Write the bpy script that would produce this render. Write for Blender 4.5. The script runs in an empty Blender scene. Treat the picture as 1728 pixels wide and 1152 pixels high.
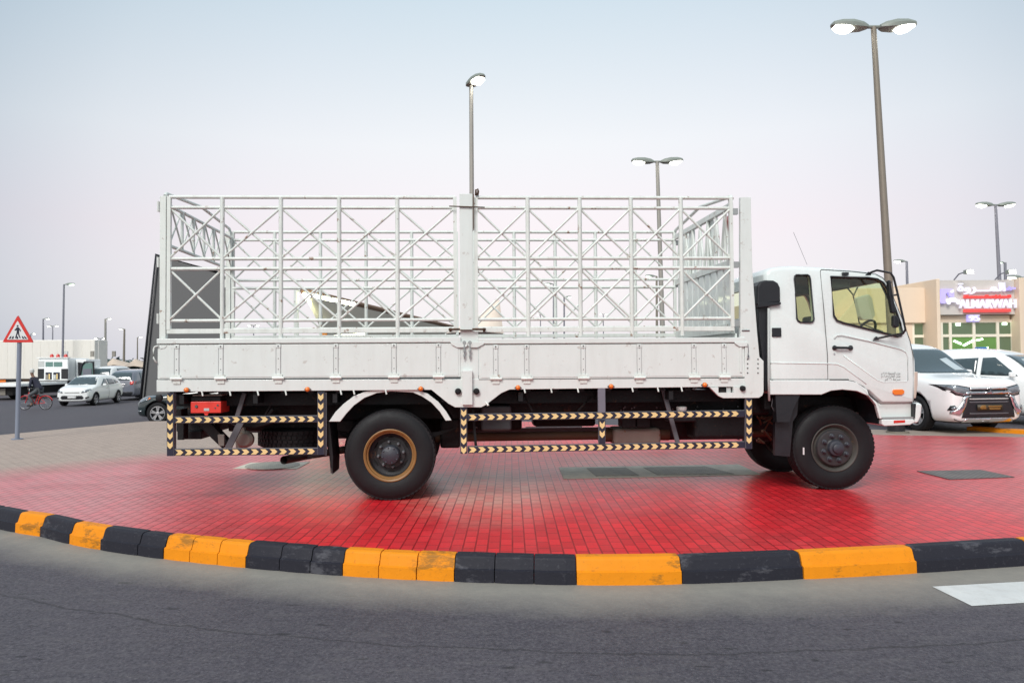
import bpy, bmesh, math, random
from math import sin, cos, pi, radians
from mathutils import Vector, Matrix
from mathutils.bvhtree import BVHTree
random.seed(7)
SC = bpy.context.scene
COL = SC.collection

# ------------------------------------------------------------------ camera
F, CX, CY = 1233.0, 830.0, 576.0          # focal length and principal point in photo pixels (1728 x 1152)
CAMZ = 1.59
PIT, ROL = math.atan(29.9 / F), 0.0066
cam = bpy.data.cameras.new('camera')
cam.sensor_width = 36.0
cam.lens = F / 1728 * 36
cam.shift_x = (864 - CX) / 1728
cam.clip_start = 0.05
cam.clip_end = 3000
camo = bpy.data.objects.new('camera', cam)
COL.objects.link(camo)
fwd = Vector((0, cos(PIT), sin(PIT)))
r0 = Vector((1, 0, 0)); u0 = Vector((0, -sin(PIT), cos(PIT)))
rgt = r0 * cos(ROL) - u0 * sin(ROL)
upv = r0 * sin(ROL) + u0 * cos(ROL)
M = Matrix((rgt, upv, -fwd)).transposed().to_4x4()
M.translation = (0, 0, CAMZ)
camo.matrix_world = M
SC.camera = camo
cam.dof.use_dof = True
cam.dof.focus_distance = 8.6
cam.dof.aperture_fstop = 5.0

# ------------------------------------------------------------------ world: dusk sky with the afterglow low over the road
W = bpy.data.worlds.new('World'); SC.world = W; W.use_nodes = True
nt = W.node_tree; nt.nodes.clear()
def wn(t, **k):
    n = nt.nodes.new(t)
    for a, b in k.items(): setattr(n, a, b)
    return n
sky = wn('ShaderNodeTexSky', sky_type='NISHITA', sun_disc=False)
sky.sun_elevation = radians(32); sky.sun_rotation = radians(200); sky.dust_density = 3.0; sky.air_density = 1.2
bg1 = wn('ShaderNodeBackground'); bg1.inputs['Strength'].default_value = 0.02
nt.links.new(sky.outputs[0], bg1.inputs['Color'])
tc = wn('ShaderNodeTexCoord')
dotn = wn('ShaderNodeVectorMath', operation='DOT_PRODUCT')
gd = Vector((0.04, cos(radians(11)), sin(radians(11)))).normalized()
dotn.inputs[1].default_value = gd
nt.links.new(tc.outputs['Generated'], dotn.inputs[0])
ramp = wn('ShaderNodeValToRGB')
nt.links.new(dotn.outputs['Value'], ramp.inputs[0])
el = ramp.color_ramp.elements
el[0].position = 0.0; el[0].color = (0.62, 0.64, 0.66, 1)
el[1].position = 1.0; el[1].color = (0.885, 0.835, 0.84, 1)
for p, c in ((0.60, (0.55, 0.59, 0.63)), (0.76, (0.48, 0.52, 0.58)), (0.87, (0.73, 0.715, 0.745)), (0.94, (0.83, 0.79, 0.81))):
    e = ramp.color_ramp.elements.new(p); e.color = (*c, 1)
sep = wn('ShaderNodeSeparateXYZ'); nt.links.new(tc.outputs['Generated'], sep.inputs[0])
ramp2 = wn('ShaderNodeValToRGB')
nt.links.new(sep.outputs['Z'], ramp2.inputs[0])
e2 = ramp2.color_ramp.elements
e2[0].position = 0.0; e2[0].color = (0.92, 0.93, 0.97, 1)
e2[1].position = 1.0; e2[1].color = (0.90, 0.96, 1.0, 1)
for p, c in ((0.06, (.97, .965, .99)), (0.17, (1.0, 0.945, 0.958)), (0.28, (0.95, 1.0, 1.0)), (0.45, (0.70, 0.86, .92))):
    e = ramp2.color_ramp.elements.new(p); e.color = (*c, 1)
mul = wn('ShaderNodeMixRGB', blend_type='MULTIPLY'); mul.inputs[0].default_value = 1
nt.links.new(ramp.outputs[0], mul.inputs[1]); nt.links.new(ramp2.outputs[0], mul.inputs[2])
bg2 = wn('ShaderNodeBackground'); bg2.inputs['Strength'].default_value = 0.93
nt.links.new(mul.outputs[0], bg2.inputs['Color'])
adds = wn('ShaderNodeAddShader'); wo = wn('ShaderNodeOutputWorld')
nt.links.new(bg1.outputs[0], adds.inputs[0]); nt.links.new(bg2.outputs[0], adds.inputs[1])
nt.links.new(adds.outputs[0], wo.inputs[0])

sun = bpy.data.lights.new('sun', 'SUN'); sun.energy = 2.3; sun.angle = radians(25); sun.color = (1, 0.985, 0.95)
suno = bpy.data.objects.new('sun', sun); COL.objects.link(suno)
sdir = Vector((0.30, 0.80, -0.75))
suno.rotation_euler = sdir.to_track_quat('-Z', 'Y').to_euler()
suno.location = (0, -5, 20)
SC.view_settings.view_transform = 'Standard'; SC.view_settings.look = 'None'
SC.view_settings.exposure = 0.14; SC.view_settings.gamma = 1.0
SC.render.engine = 'CYCLES'
try:
    SC.cycles.max_bounces = 6; SC.cycles.transparent_max_bounces = 10; SC.cycles.caustics_reflective = False
    SC.cycles.use_denoising = True
except Exception: pass

# ------------------------------------------------------------------ survey helpers (photo pixel -> real place)
CM = Vector((0, 0, CAMZ))
def ray(u, v):
    return rgt * ((u - CX) / F) + upv * ((CY - v) / F) + fwd
def at(u, v, Y):
    d = ray(u, v); return CM + d * (Y / d.y)
def G(u, v, z=0.0):
    d = ray(u, v); return CM + d * ((z - CAMZ) / d.z)
TH = radians(2.2)
T0 = Vector((-1.15, 8.24, 0))
TXV = Vector((cos(TH), sin(TH), 0)); TYV = Vector((-sin(TH), cos(TH), 0))
def p(u, v, d=0.0):
    """point of the lorry (local frame) seen at (u, v) on the upright plane d metres in from its near side"""
    r = ray(u, v); o = CM - T0
    t = (d - o.dot(TYV)) / r.dot(TYV)
    w = o + r * t
    return Vector((w.dot(TXV), d, w.z))
def interp(x, xs, ys):
    if x <= xs[0]: return ys[0]
    for i in range(len(xs) - 1):
        if x <= xs[i + 1]:
            return ys[i] + (ys[i + 1] - ys[i]) * (x - xs[i]) / (xs[i + 1] - xs[i])
    return ys[-1]
def sst(x, a, b):
    t = min(1, max(0, (x - a) / (b - a))); return t * t * (3 - 2 * t)
def gz(x, y):
    """ground height: lower to the left behind the island, level with it on the right"""
    k = sst(x, 1, 5)
    left = interp(y, [18, 24.6, 33, 37, 45], [-.20, -.42, -.54, -.58, -.62])
    right = -.20 + .185 * sst(y, 11, 13.5)
    return left * (1 - k) + right * k

# ------------------------------------------------------------------ materials
def newmat(name):
    m = bpy.data.materials.new(name); m.use_nodes = True
    n = m.node_tree.nodes; n.clear()
    return m, m.node_tree
class NT:
    def __init__(s, t): s.t = t
    def n(s, t, ins=None, **k):
        q = s.t.nodes.new(t)
        for a, b in k.items(): setattr(q, a, b)
        for a, b in (ins or {}).items():
            if hasattr(b, 'is_output'): s.t.links.new(b, q.inputs[a])
            else: q.inputs[a].default_value = b
        return q
    def noise(s, scale, detail=4, rough=.6, vec=None):
        i = {'Scale': scale, 'Detail': detail, 'Roughness': rough}
        if vec is not None: i['Vector'] = vec
        return s.n('ShaderNodeTexNoise', i).outputs['Fac']
    def ramp(s, fac, stops):
        r = s.n('ShaderNodeValToRGB', {0: fac})
        el = r.color_ramp.elements
        while len(el) < len(stops): el.new(.5)
        for e, (q, c) in zip(el, stops):
            e.position = q
            e.color = (c, c, c, 1) if not hasattr(c, '__len__') else (*c, 1)
        return r.outputs[0]
    def mix(s, fac, a, b, bt='MIX'):
        f = lambda c: c if hasattr(c, 'is_output') else (*c, 1)
        q = s.n('ShaderNodeMixRGB', {0: fac, 1: f(a), 2: f(b)}, blend_type=bt); return q.outputs[0]
    def math(s, op, a, b=0.0, c=0.0, clamp=False):
        q = s.n('ShaderNodeMath', {0: a, 1: b, 2: c}, operation=op, use_clamp=clamp); return q.outputs[0]
    def out(s, sh): s.n('ShaderNodeOutputMaterial', {0: sh})
def mat(name, col, rough=.5, metal=0, var=.12, scale=6, bump=0, bscale=40, emit=None, es=1, coat=0, rust=0, dirt=0, spec=.5):
    m, t = newmat(name); N = NT(t)
    co = N.n('ShaderNodeTexCoord').outputs['Object']
    nz = N.noise(scale, 5, .6, co)
    dk = tuple(c * (1 - var) for c in col); lt = tuple(min(1, c * (1 + var * .6)) for c in col)
    c = N.mix(nz, dk, lt)
    if dirt:
        mp = N.n('ShaderNodeMapping', {0: co, 'Scale': (3, 3, .5)}).outputs[0]
        k = N.ramp(N.noise(3.0, 7, .7, mp), [(.46, 0.0), (.75, dirt)])
        c = N.mix(k, c, (.30, .27, .22))
    if rust:
        k = N.ramp(N.noise(9.0, 8, .68, co), [(.605, 0.0), (.665, rust)])
        c = N.mix(k, c, (.22, .10, .045))
    ins = {'Base Color': c, 'Roughness': N.ramp(nz, [(.2, max(0.02, rough * .8)), (.8, min(1, rough * 1.15))]), 'Metallic': metal}
    b = N.n('ShaderNodeBsdfPrincipled', ins)
    b.inputs['Specular IOR Level'].default_value = spec
    b.inputs['Coat Weight'].default_value = coat
    b.inputs['Coat Roughness'].default_value = .06
    if emit:
        b.inputs['Emission Color'].default_value = (*emit, 1); b.inputs['Emission Strength'].default_value = es
    if bump:
        bn = N.n('ShaderNodeBump', {'Strength': bump, 'Distance': .01, 'Height': N.noise(bscale, 5, .6, co)})
        t.links.new(bn.outputs[0], b.inputs['Normal'])
    N.out(b.outputs[0]); return m
def glassmat(name, tint, refl=1.0):
    m, t = newmat(name); N = NT(t)
    fr = N.n('ShaderNodeFresnel', {'IOR': 1.5}).outputs[0]
    fr = N.math('MULTIPLY_ADD', fr, refl, .03, True)
    a = N.n('ShaderNodeBsdfTransparent', {0: (*tint, 1)}).outputs[0]
    g = N.n('ShaderNodeBsdfGlossy', {'Roughness': .03}).outputs[0]
    N.out(N.n('ShaderNodeMixShader', {0: fr, 1: a, 2: g}).outputs[0]); return m

MT = dict(
    white=mat('truck_white_paint', (.715, .755, .735), .34, var=.04, rust=.32, dirt=.12, coat=.2, bump=.25, bscale=3.5),
    tubew=mat('cage_tube_paint', (.74, .775, .74), .45, var=.10, rust=.9, dirt=.30, scale=10),
    cabw=mat('cab_white_enamel', (.755, .805, .795), .28, var=.03, dirt=.07, coat=.5),
    seam=mat('dark_seam', (.10, .10, .10), .7),
    press=mat('pressed_line', (.60, .61, .61), .45, var=.04),
    black=mat('black_plastic', (.014, .015, .019), .42, var=.2, bump=.15),
    chass=mat('dark_chassis', (.011, .011, .013), .6, var=.4, rust=.25, bump=.4, spec=.3),
    steel=mat('painted_grey_steel', (.12, .12, .135), .5, var=.15),
    rustm=mat('rusty_steel', (.085, .045, .025), .8, var=.4, bump=.4),
    rustpl=mat('grey_rust_plate', (.26, .24, .21), .7, var=.3, rust=.9),
    rubber=mat('tyre_rubber', (.010, .010, .012), .6, var=.35, scale=14, bump=.25, bscale=60, spec=.3),
    tan=mat('rim_ochre_paint', (.25, .125, .035), .5, var=.3, rust=.6),
    rimd=mat('rim_dark_steel', (.032, .031, .034), .5, var=.3, rust=.5, bump=.2),
    rimg=mat('rim_dusty_lip', (.060, .056, .050), .6, var=.4, rust=.5),
    hubg=mat('hub_grey', (.040, .044, .058), .45, var=.3, bump=.3),
    nut=mat('wheel_nut_steel', (.15, .155, .17), .4, metal=.4, var=.3),
    cream=mat('reflective_cream', (.80, .60, .28), .45, var=.12),
    tapeb=mat('reflective_black', (.02, .02, .04), .4),
    amber=mat('amber_lens', (.85, .20, .02), .25, var=.1, coat=.6),
    redl=mat('red_lens', (.62, .04, .03), .25, coat=.5),
    redbox=mat('toolbox_red_paint', (.78, .05, .035), .4, var=.1),
    galv=mat('galvanised_steel', (.38, .40, .40), .45, metal=.35, var=.2),
    hole=mat('hand_hole_dark', (.004, .004, .004), .9),
    greyl=mat('pale_grey', (.5, .51, .5), .5),
    chrome=mat('chrome', (.75, .75, .77), .12, metal=1, var=.05),
    tglass=glassmat('tinted_green_glass', (.965, 1.0, .88), .2),
    cglass=mat('dark_car_glass', (.035, .060, .07), .06, var=.1, coat=.5, spec=.8),
    seat=mat('seat_fabric', (.16, .17, .17), .9),
    dash=mat('dashboard_grey', (.07, .075, .08), .7),
    carw=mat('car_white_enamel', (.88, .90, .90), .22, var=.02, coat=.6),
    carg=mat('car_grey_enamel', (.16, .17, .21), .22, var=.04, coat=1),
    cardk=mat('car_dark_green_enamel', (.018, .03, .033), .16, var=.05, coat=1),
    lens=mat('clear_headlamp', (.30, .33, .36), .12, metal=.6, var=.8, scale=30, coat=1),
    alloy=mat('alloy_rim', (.50, .50, .52), .3, metal=.7, var=.1),
    pole=mat('lamp_pole_paint', (.34, .33, .30), .5, metal=.2, var=.12),
    polew=mat('lamp_pole_warm', (.24, .215, .175), .5, metal=.2, var=.12),
    poleg=mat('lamp_pole_grey', (.22, .22, .26), .5, var=.1),
    head=mat('lamp_head_casting', (.24, .27, .24), .5, var=.15),
    glow=mat('lit_lamp_lens', (.9, .9, .85), .3, emit=(1, .96, .84), es=16),
    glowg=mat('lit_lamp_greenish', (.7, .9, .7), .3, emit=(.75, 1, .72), es=5),
    signpost=mat('sign_post_paint', (.21, .24, .31), .5, var=.08),
    signw=mat('sign_white', (.68, .69, .70), .5, var=.03),
    signr=mat('sign_red', (.62, .03, .025), .4, var=.08),
    signk=mat('sign_ink', (.015, .015, .04), .5),
)
FONT = None

# ------------------------------------------------------------------ mesh helpers
def tag(o, label=None, cat=None, group=None, kind=None):
    if label: o['label'] = label
    if cat: o['category'] = cat
    if group: o['group'] = group
    if kind: o['kind'] = kind
    return o
def empty(name, loc=(0, 0, 0), rz=0, label=None, cat=None, group=None):
    o = bpy.data.objects.new(name, None); COL.objects.link(o)
    o.location = loc; o.rotation_euler = (0, 0, rz); o.empty_display_size = .2
    return tag(o, label, cat, group)
def addobj(name, me, m=None, parent=None):
    o = bpy.data.objects.new(name, me); COL.objects.link(o)
    if m is not None:
        me.materials.clear(); me.materials.append(m)
    if parent is not None: o.parent = parent
    return o
class MB:
    def __init__(s): s.bm = bmesh.new()
    def hexa(s, P):      # 8 points: bottom ring 4, top ring 4
        v = [s.bm.verts.new(q) for q in P]
        for f in ((3, 2, 1, 0), (4, 5, 6, 7), (0, 1, 5, 4), (1, 2, 6, 5), (2, 3, 7, 6), (3, 0, 4, 7)):
            s.bm.faces.new([v[i] for i in f])
        return s
    def box(s, x0, x1, y0, y1, z0, z1):
        if x0 > x1: x0, x1 = x1, x0
        if y0 > y1: y0, y1 = y1, y0
        if z0 > z1: z0, z1 = z1, z0
        return s.hexa([(x0, y0, z0), (x1, y0, z0), (x1, y1, z0), (x0, y1, z0), (x0, y0, z1), (x1, y0, z1), (x1, y1, z1), (x0, y1, z1)])
    def prism(s, pts, vec):
        vec = Vector(vec); n = len(pts)
        a = [s.bm.verts.new(q) for q in pts]; b = [s.bm.verts.new(Vector(q) + vec) for q in pts]
        fa = s.bm.faces.new(a); fb = s.bm.faces.new(list(reversed(b)))
        for i in range(n): s.bm.faces.new([a[i], b[i], b[(i + 1) % n], a[(i + 1) % n]])
        return s
    def tube(s, pts, r, n=8, cap=True):
        pts = [Vector(q) for q in pts]
        rs = r if hasattr(r, '__len__') else [r] * len(pts)
        rings = []
        ref = None
        for i, q in enumerate(pts):
            if i == 0: t = pts[1] - q
            elif i == len(pts) - 1: t = q - pts[i - 1]
            else: t = (pts[i + 1] - q).normalized() + (q - pts[i - 1]).normalized()
            t.normalize()
            if ref is None: ref = Vector((0, 0, 1)) if abs(t.z) < .9 else Vector((1, 0, 0))
            a = t.cross(ref).normalized(); b = t.cross(a).normalized()
            ref = -b if False else ref
            rings.append([s.bm.verts.new(q + (a * cos(2 * pi * k / n) + b * sin(2 * pi * k / n)) * rs[i]) for k in range(n)])
        for i in range(len(rings) - 1):
            for k in range(n):
                s.bm.faces.new([rings[i][k], rings[i][(k + 1) % n], rings[i + 1][(k + 1) % n], rings[i + 1][k]])
        if cap:
            s.bm.faces.new(list(reversed(rings[0]))); s.bm.faces.new(rings[-1])
        return s
    def lathe(s, prof, c, axis='y', n=48, cap=False):
        """prof: (distance along axis, radius)"""
        c = Vector(c); rings = []
        for a, r in prof:
            ring = []
            for k in range(n):
                t = 2 * pi * k / n
                if axis == 'y': q = Vector((r * cos(t), a, r * sin(t)))
                elif axis == 'z': q = Vector((r * cos(t), r * sin(t), a))
                else: q = Vector((a, r * cos(t), r * sin(t)))
                ring.append(s.bm.verts.new(c + q))
            rings.append(ring)
        for i in range(len(rings) - 1):
            for k in range(n):
                s.bm.faces.new([rings[i][k], rings[i][(k + 1) % n], rings[i + 1][(k + 1) % n], rings[i + 1][k]])
        if cap:
            s.bm.faces.new(rings[0]); s.bm.faces.new(rings[-1])
        return s
    def poly(s, pts):
        s.bm.faces.new([s.bm.verts.new(q) for q in pts]); return s
    def pbox(s, u0, v0, u1, v1, d0, d1):
        a = p(min(u0, u1), max(v0, v1), d0); b = p(max(u0, u1), min(v0, v1), d0)
        return s.box(a.x, b.x, d0, d1, a.z, b.z)
    def pprism(s, uv, d0, d1):
        return s.prism([p(u, v, d0) for u, v in uv], (0, d1 - d0, 0))
    def build(s, name, m, parent=None, smooth=False, bevel=0, recalc=True, seg=2):
        if recalc: bmesh.ops.recalc_face_normals(s.bm, faces=s.bm.faces)
        me = bpy.data.meshes.new(name); s.bm.to_mesh(me); s.bm.free()
        if smooth:
            for f in me.polygons: f.use_smooth = True
            if smooth == 'auto':
                try: me.set_sharp_from_angle(angle=radians(38))
                except Exception: pass
        o = addobj(name, me, m, parent)
        if bevel:
            b = o.modifiers.new('bevel', 'BEVEL'); b.width = bevel; b.segments = seg; b.limit_method = 'ANGLE'; b.angle_limit = radians(40)
        return o
def bake(o):
    """apply modifiers without operators"""
    dg = bpy.context.evaluated_depsgraph_get(); dg.update()
    me = bpy.data.meshes.new_from_object(o.evaluated_get(dg), depsgraph=dg)
    o.modifiers.clear(); old = o.data; o.data = me
    return o
def cut(o, cutters, m=None):
    for c in cutters:
        b = o.modifiers.new('cut', 'BOOLEAN'); b.operation = 'DIFFERENCE'; b.object = c; b.solver = 'EXACT'
        try: b.material_mode = 'TRANSFER'
        except Exception: pass
    bpy.context.view_layer.update()
    bake(o)
    for c in cutters: bpy.data.objects.remove(c, do_unlink=True)
    return o
def text(body, size, m, parent=None, name='lettering', width=None, height=None, ext=.01, bold=0, mw=None):
    """flat lettering in the XZ plane facing -Y, centred on its origin"""
    c = bpy.data.curves.new('t', 'FONT'); c.body = body; c.size = size; c.extrude = ext; c.offset = bold
    c.resolution_u = 3
    t = bpy.data.objects.new('t', c); COL.objects.link(t); bpy.context.view_layer.update()
    me = bpy.data.meshes.new_from_object(t.evaluated_get(bpy.context.evaluated_depsgraph_get()))
    bpy.data.objects.remove(t, do_unlink=True)
    xs = [v.co.x for v in me.vertices]; ys = [v.co.y for v in me.vertices]
    cx, cy = (min(xs) + max(xs)) / 2, (min(ys) + max(ys)) / 2
    sx = width / (max(xs) - min(xs)) if width else 1
    sy = height / (max(ys) - min(ys)) if height else (sx if width else 1)
    for v in me.vertices:
        x, y, z = v.co; v.co = ((x - cx) * sx, -z, (y - cy) * sy)
    me.name = name
    return addobj(name, me, m, parent)
AR = {'ا': ('\ufe8d', '\ufe8e', None, None), 'ل': ('\ufedd', '\ufede', '\ufedf', '\ufee0'), 'م': ('\ufee1', '\ufee2', '\ufee3', '\ufee4'),
      'ر': ('\ufead', '\ufeae', None, None), 'و': ('\ufeed', '\ufeee', None, None), 'ة': ('\ufe93', '\ufe94', None, None),
      'ع': ('\ufec9', '\ufeca', '\ufecb', '\ufecc'), 'ض': ('\ufebd', '\ufebe', '\ufebf', '\ufec0'), 'س': ('\ufeb1', '\ufeb2', '\ufeb3', '\ufeb4'),
      'ي': ('\ufef1', '\ufef2', '\ufef3', '\ufef4'), 'ت': ('\ufe95', '\ufe96', '\ufe97', '\ufe98'), 'ن': ('\ufee5', '\ufee6', '\ufee7', '\ufee8'),
      'ف': ('\ufed1', '\ufed2', '\ufed3', '\ufed4'), 'غ': ('\ufecd', '\ufece', '\ufecf', '\ufed0'), 'ج': ('\ufe9d', '\ufe9e', '\ufe9f', '\ufea0'),
      'ك': ('\ufed9', '\ufeda', '\ufedb', '\ufedc'), 'ز': ('\ufeaf', '\ufeb0', None, None), 'ح': ('\ufea1', '\ufea2', '\ufea3', '\ufea4'), 'ـ': ('ـ', 'ـ', 'ـ', 'ـ')}
def arab(s):
    out = []
    for i, ch in enumerate(s):
        if ch not in AR: out.append(ch); continue
        pj = i > 0 and s[i - 1] in AR and AR[s[i - 1]][2] is not None
        nj = i + 1 < len(s) and s[i + 1] in AR and AR[ch][2] is not None
        out.append(AR[ch][3 if pj and nj else 1 if pj else 2 if nj else 0])
    return ''.join(reversed(out))
# ------------------------------------------------------------------ ground materials
def m_asphalt():
    m, t = newmat('asphalt'); N = NT(t)
    co = N.n('ShaderNodeTexCoord').outputs['Object']
    big = N.noise(.45, 5, .6, co); fine = N.noise(55, 3, .7, co); med = N.noise(6, 5, .6, N.n('ShaderNodeMapping', {0: co, 'Scale': (.5, 2.2, 1)}).outputs[0])
    c = N.mix(N.ramp(big, [(.3, 0.), (.7, 1.)]), (.054, .049, .062), (.088, .079, .094))
    grit = N.noise(42, 2, .5, co)
    c = N.mix(N.ramp(grit, [(.50, 0.), (.66, .28)]), c, (.16, .15, .16))
    c = N.mix(N.ramp(grit, [(.34, .45), (.44, 0.)]), c, (.028, .027, .032))
    c = N.mix(N.ramp(fine, [(.58, 0.), (.74, .6)]), c, (.22, .21, .215))
    c = N.mix(N.ramp(fine, [(.32, .8), (.44, 0.)]), c, (.030, .030, .036))
    pits = N.noise(9, 2, .5, N.n('ShaderNodeMapping', {0: co, 'Scale': (.5, 1.3, 1)}).outputs[0])
    c = N.mix(N.ramp(pits, [(.69, 0.), (.73, .75)]), c, (.022, .022, .026))
    c = N.mix(N.ramp(med, [(.50, 0.), (.8, .35)]), c, (.14, .13, .13))
    # dusty gutter along the kerb, stored as a vertex attribute measured from the kerb line
    at_ = N.n('ShaderNodeAttribute', attribute_name='dust').outputs['Fac']
    dn = N.math('MULTIPLY_ADD', N.noise(1.6, 5, .65, co), .55, -.275)
    k = N.math('ADD', at_, N.math('MULTIPLY', dn, N.ramp(at_, [(0., 0.), (.15, 1.), (.9, 1.), (1., .5)])), 0, True)
    k = N.ramp(k, [(.10, 0.), (.42, .45), (.8, .88)])
    c = N.mix(k, c, N.mix(N.noise(12, 5, .7, co), (.22, .21, .19), (.34, .315, .27)))
    seam = N.n('ShaderNodeAttribute', attribute_name='seam').outputs['Fac']
    sn = N.math('ADD', seam, N.math('MULTIPLY_ADD', N.noise(3, 6, .7, co), .09, -.045))
    sl = N.ramp(N.math('ABSOLUTE', N.math('SUBTRACT', sn, .5)), [(.0, .6), (.003, .6), (.008, 0.)])
    c = N.mix(sl, c, (.025, .024, .027))
    bn = N.n('ShaderNodeBump', {'Strength': .5, 'Distance': .006, 'Height': N.math('ADD', fine, N.math('MULTIPLY', pits, .6))})
    b = N.n('ShaderNodeBsdfPrincipled', {'Base Color': c, 'Roughness': N.ramp(big, [(.2, .62), (.8, .85)]), 'Normal': bn.outputs[0]})
    b.inputs['Specular IOR Level'].default_value = .35
    N.out(b.outputs[0]); return m
def m_pavers():
    m, t = newmat('red_painted_pavers'); N = NT(t)
    co = N.n('ShaderNodeTexCoord').outputs['Object']
    rot = N.n('ShaderNodeMapping', {0: co, 'Rotation': (0, 0, radians(90 + 1.5))}).outputs[0]
    br = N.n('ShaderNodeTexBrick', {'Vector': rot, 'Color1': (1, 1, 1, 1), 'Color2': (.0, .0, .0, 1), 'Mortar': (.5, .5, .5, 1),
             'Scale': 1, 'Mortar Size': .0075, 'Mortar Smooth': .25, 'Brick Width': .21, 'Row Height': .105, 'Bias': 0})
    br.offset = .5
    joint = br.outputs['Fac']; each = br.outputs['Color']
    n1 = N.noise(.55, 6, .62, co); n2 = N.noise(3.2, 6, .7, co); n3 = N.noise(30, 4, .7, co)
    red = N.mix(n2, (.68, .010, .020), (.84, .024, .036))
    red = N.mix(N.ramp(n1, [(.4, 0.), (.65, .55)]), red, (.62, .06, .07))
    pink = N.mix(each, (.74, .31, .32), (.62, .21, .225))
    glare_col = N.mix(each, (.90, .60, .46), (.66, .28, .22))  # cream tint for the glare painted on the pavers
    s = N.n('ShaderNodeSeparateXYZ', {0: co}); X, Y = s.outputs[0], s.outputs[1]
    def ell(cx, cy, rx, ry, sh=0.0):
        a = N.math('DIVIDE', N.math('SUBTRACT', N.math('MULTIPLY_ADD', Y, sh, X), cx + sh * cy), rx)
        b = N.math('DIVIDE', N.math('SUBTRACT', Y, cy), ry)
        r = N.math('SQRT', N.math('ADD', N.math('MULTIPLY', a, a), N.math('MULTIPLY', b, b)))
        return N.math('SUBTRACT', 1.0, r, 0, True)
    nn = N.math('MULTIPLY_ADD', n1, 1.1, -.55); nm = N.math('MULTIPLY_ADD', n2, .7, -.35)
    def glare_mask(e, g):      # soft, ragged blotch of painted glare
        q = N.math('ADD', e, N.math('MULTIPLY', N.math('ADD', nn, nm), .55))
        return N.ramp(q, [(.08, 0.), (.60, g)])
    w_glare = N.math('MAXIMUM', glare_mask(ell(-.05, 9.0, 1.35, 2.3, .0), .58), glare_mask(ell(-2.1, 9.3, 1.3, 1.5), .38))  # pale glare under and beside the truck, put into the base colour
    w_glare = N.math('MAXIMUM', w_glare, glare_mask(ell(2.3, 10.8, 2.2, 1.7), .40))
    # faded paint and sky sheen put into the colour as pink, left and right
    fl = N.ramp(N.math('ADD', N.math('MULTIPLY_ADD', X, -.30, -.72), N.math('MULTIPLY', N.math('ADD', nn, nm), .5)), [(.0, 0.), (.60, .85)])
    fr = N.ramp(N.math('ADD', N.math('MULTIPLY_ADD', X, .26, -1.12), N.math('MULTIPLY', N.math('ADD', nn, nm), .5)), [(.0, 0.), (.8, .5)])
    c = N.mix(fl, red, pink); c = N.mix(fr, c, pink); c = N.mix(w_glare, c, glare_col)
    c = N.mix(N.ramp(N.noise(1.1, 7, .7, N.n('ShaderNodeMapping', {0: co, 'Scale': (.5, 1.6, 1)}).outputs[0]), [(.48, 0.), (.68, .45)]), c, (.30, .03, .035))
    # scuffs and bare chips
    c = N.mix(N.ramp(N.noise(7, 8, .75, co), [(.64, 0.), (.76, .3)]), c, (.66, .30, .28))
    # never-painted sandy pavers at the back left
    q = N.math('ADD', N.math('MULTIPLY_ADD', X, -.58, N.math('MULTIPLY', Y, .52)), N.math('MULTIPLY', nm, .5))
    bare = N.ramp(N.math('MULTIPLY_ADD', q,   .5, -4.3), [(.15, 0.), (.75, 1.)])
    c = N.mix(bare, c, N.mix(each, (.52, .42, .355), (.44, .35, .295)))
    jc = N.mix(bare, N.mix(N.math('MAXIMUM', w_glare, fl), (.20, .004, .008), (.10, .03, .028)), (.20, .16, .14))
    c = N.mix(.24, c, each, 'MULTIPLY')
    c = N.mix(N.math('MULTIPLY', joint, N.ramp(N.noise(1.7, 5, .7, co), [(.3, .45), (.6, .95)])), c, jc)
    c = N.mix(N.ramp(n3, [(.3, .25), (.5, 0.)]), c, (.2, .05, .045))
    h = N.math('SUBTRACT', N.math('MULTIPLY', n3, .18), joint)
    h = N.math('ADD', h, N.math('MULTIPLY', each, .12))
    bn = N.n('ShaderNodeBump', {'Strength': .38, 'Distance': .004, 'Height': h})
    ro = N.mix(bare, N.mix(n2, (.27,) * 3, (.42,) * 3), (.65,) * 3)
    b = N.n('ShaderNodeBsdfPrincipled', {'Base Color': c, 'Roughness': ro, 'Normal': bn.outputs[0]})
    b.inputs['Specular IOR Level'].default_value = .20
    N.out(b.outputs[0]); return m
def m_concrete(name, a, b_, grate=0):
    m, t = newmat(name); N = NT(t)
    co = N.n('ShaderNodeTexCoord').outputs['Object']
    c = N.mix(N.ramp(N.noise(5, 7, .7, co), [(.35, 0.), (.65, 1.)]), a, b_)
    h = N.noise(40, 4, .7, co)
    if grate:
        w1 = N.n('ShaderNodeTexChecker', {0: co, 'Scale': grate}).outputs['Fac']
        c = N.mix(N.math('MULTIPLY', w1, .5), c, tuple(x * .45 for x in a)); h = w1
    bn = N.n('ShaderNodeBump', {'Strength': .5, 'Distance': .005, 'Height': h})
    N.out(N.n('ShaderNodeBsdfPrincipled', {'Base Color': c, 'Roughness': .75, 'Normal': bn.outputs[0]}).outputs[0]); return m
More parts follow.
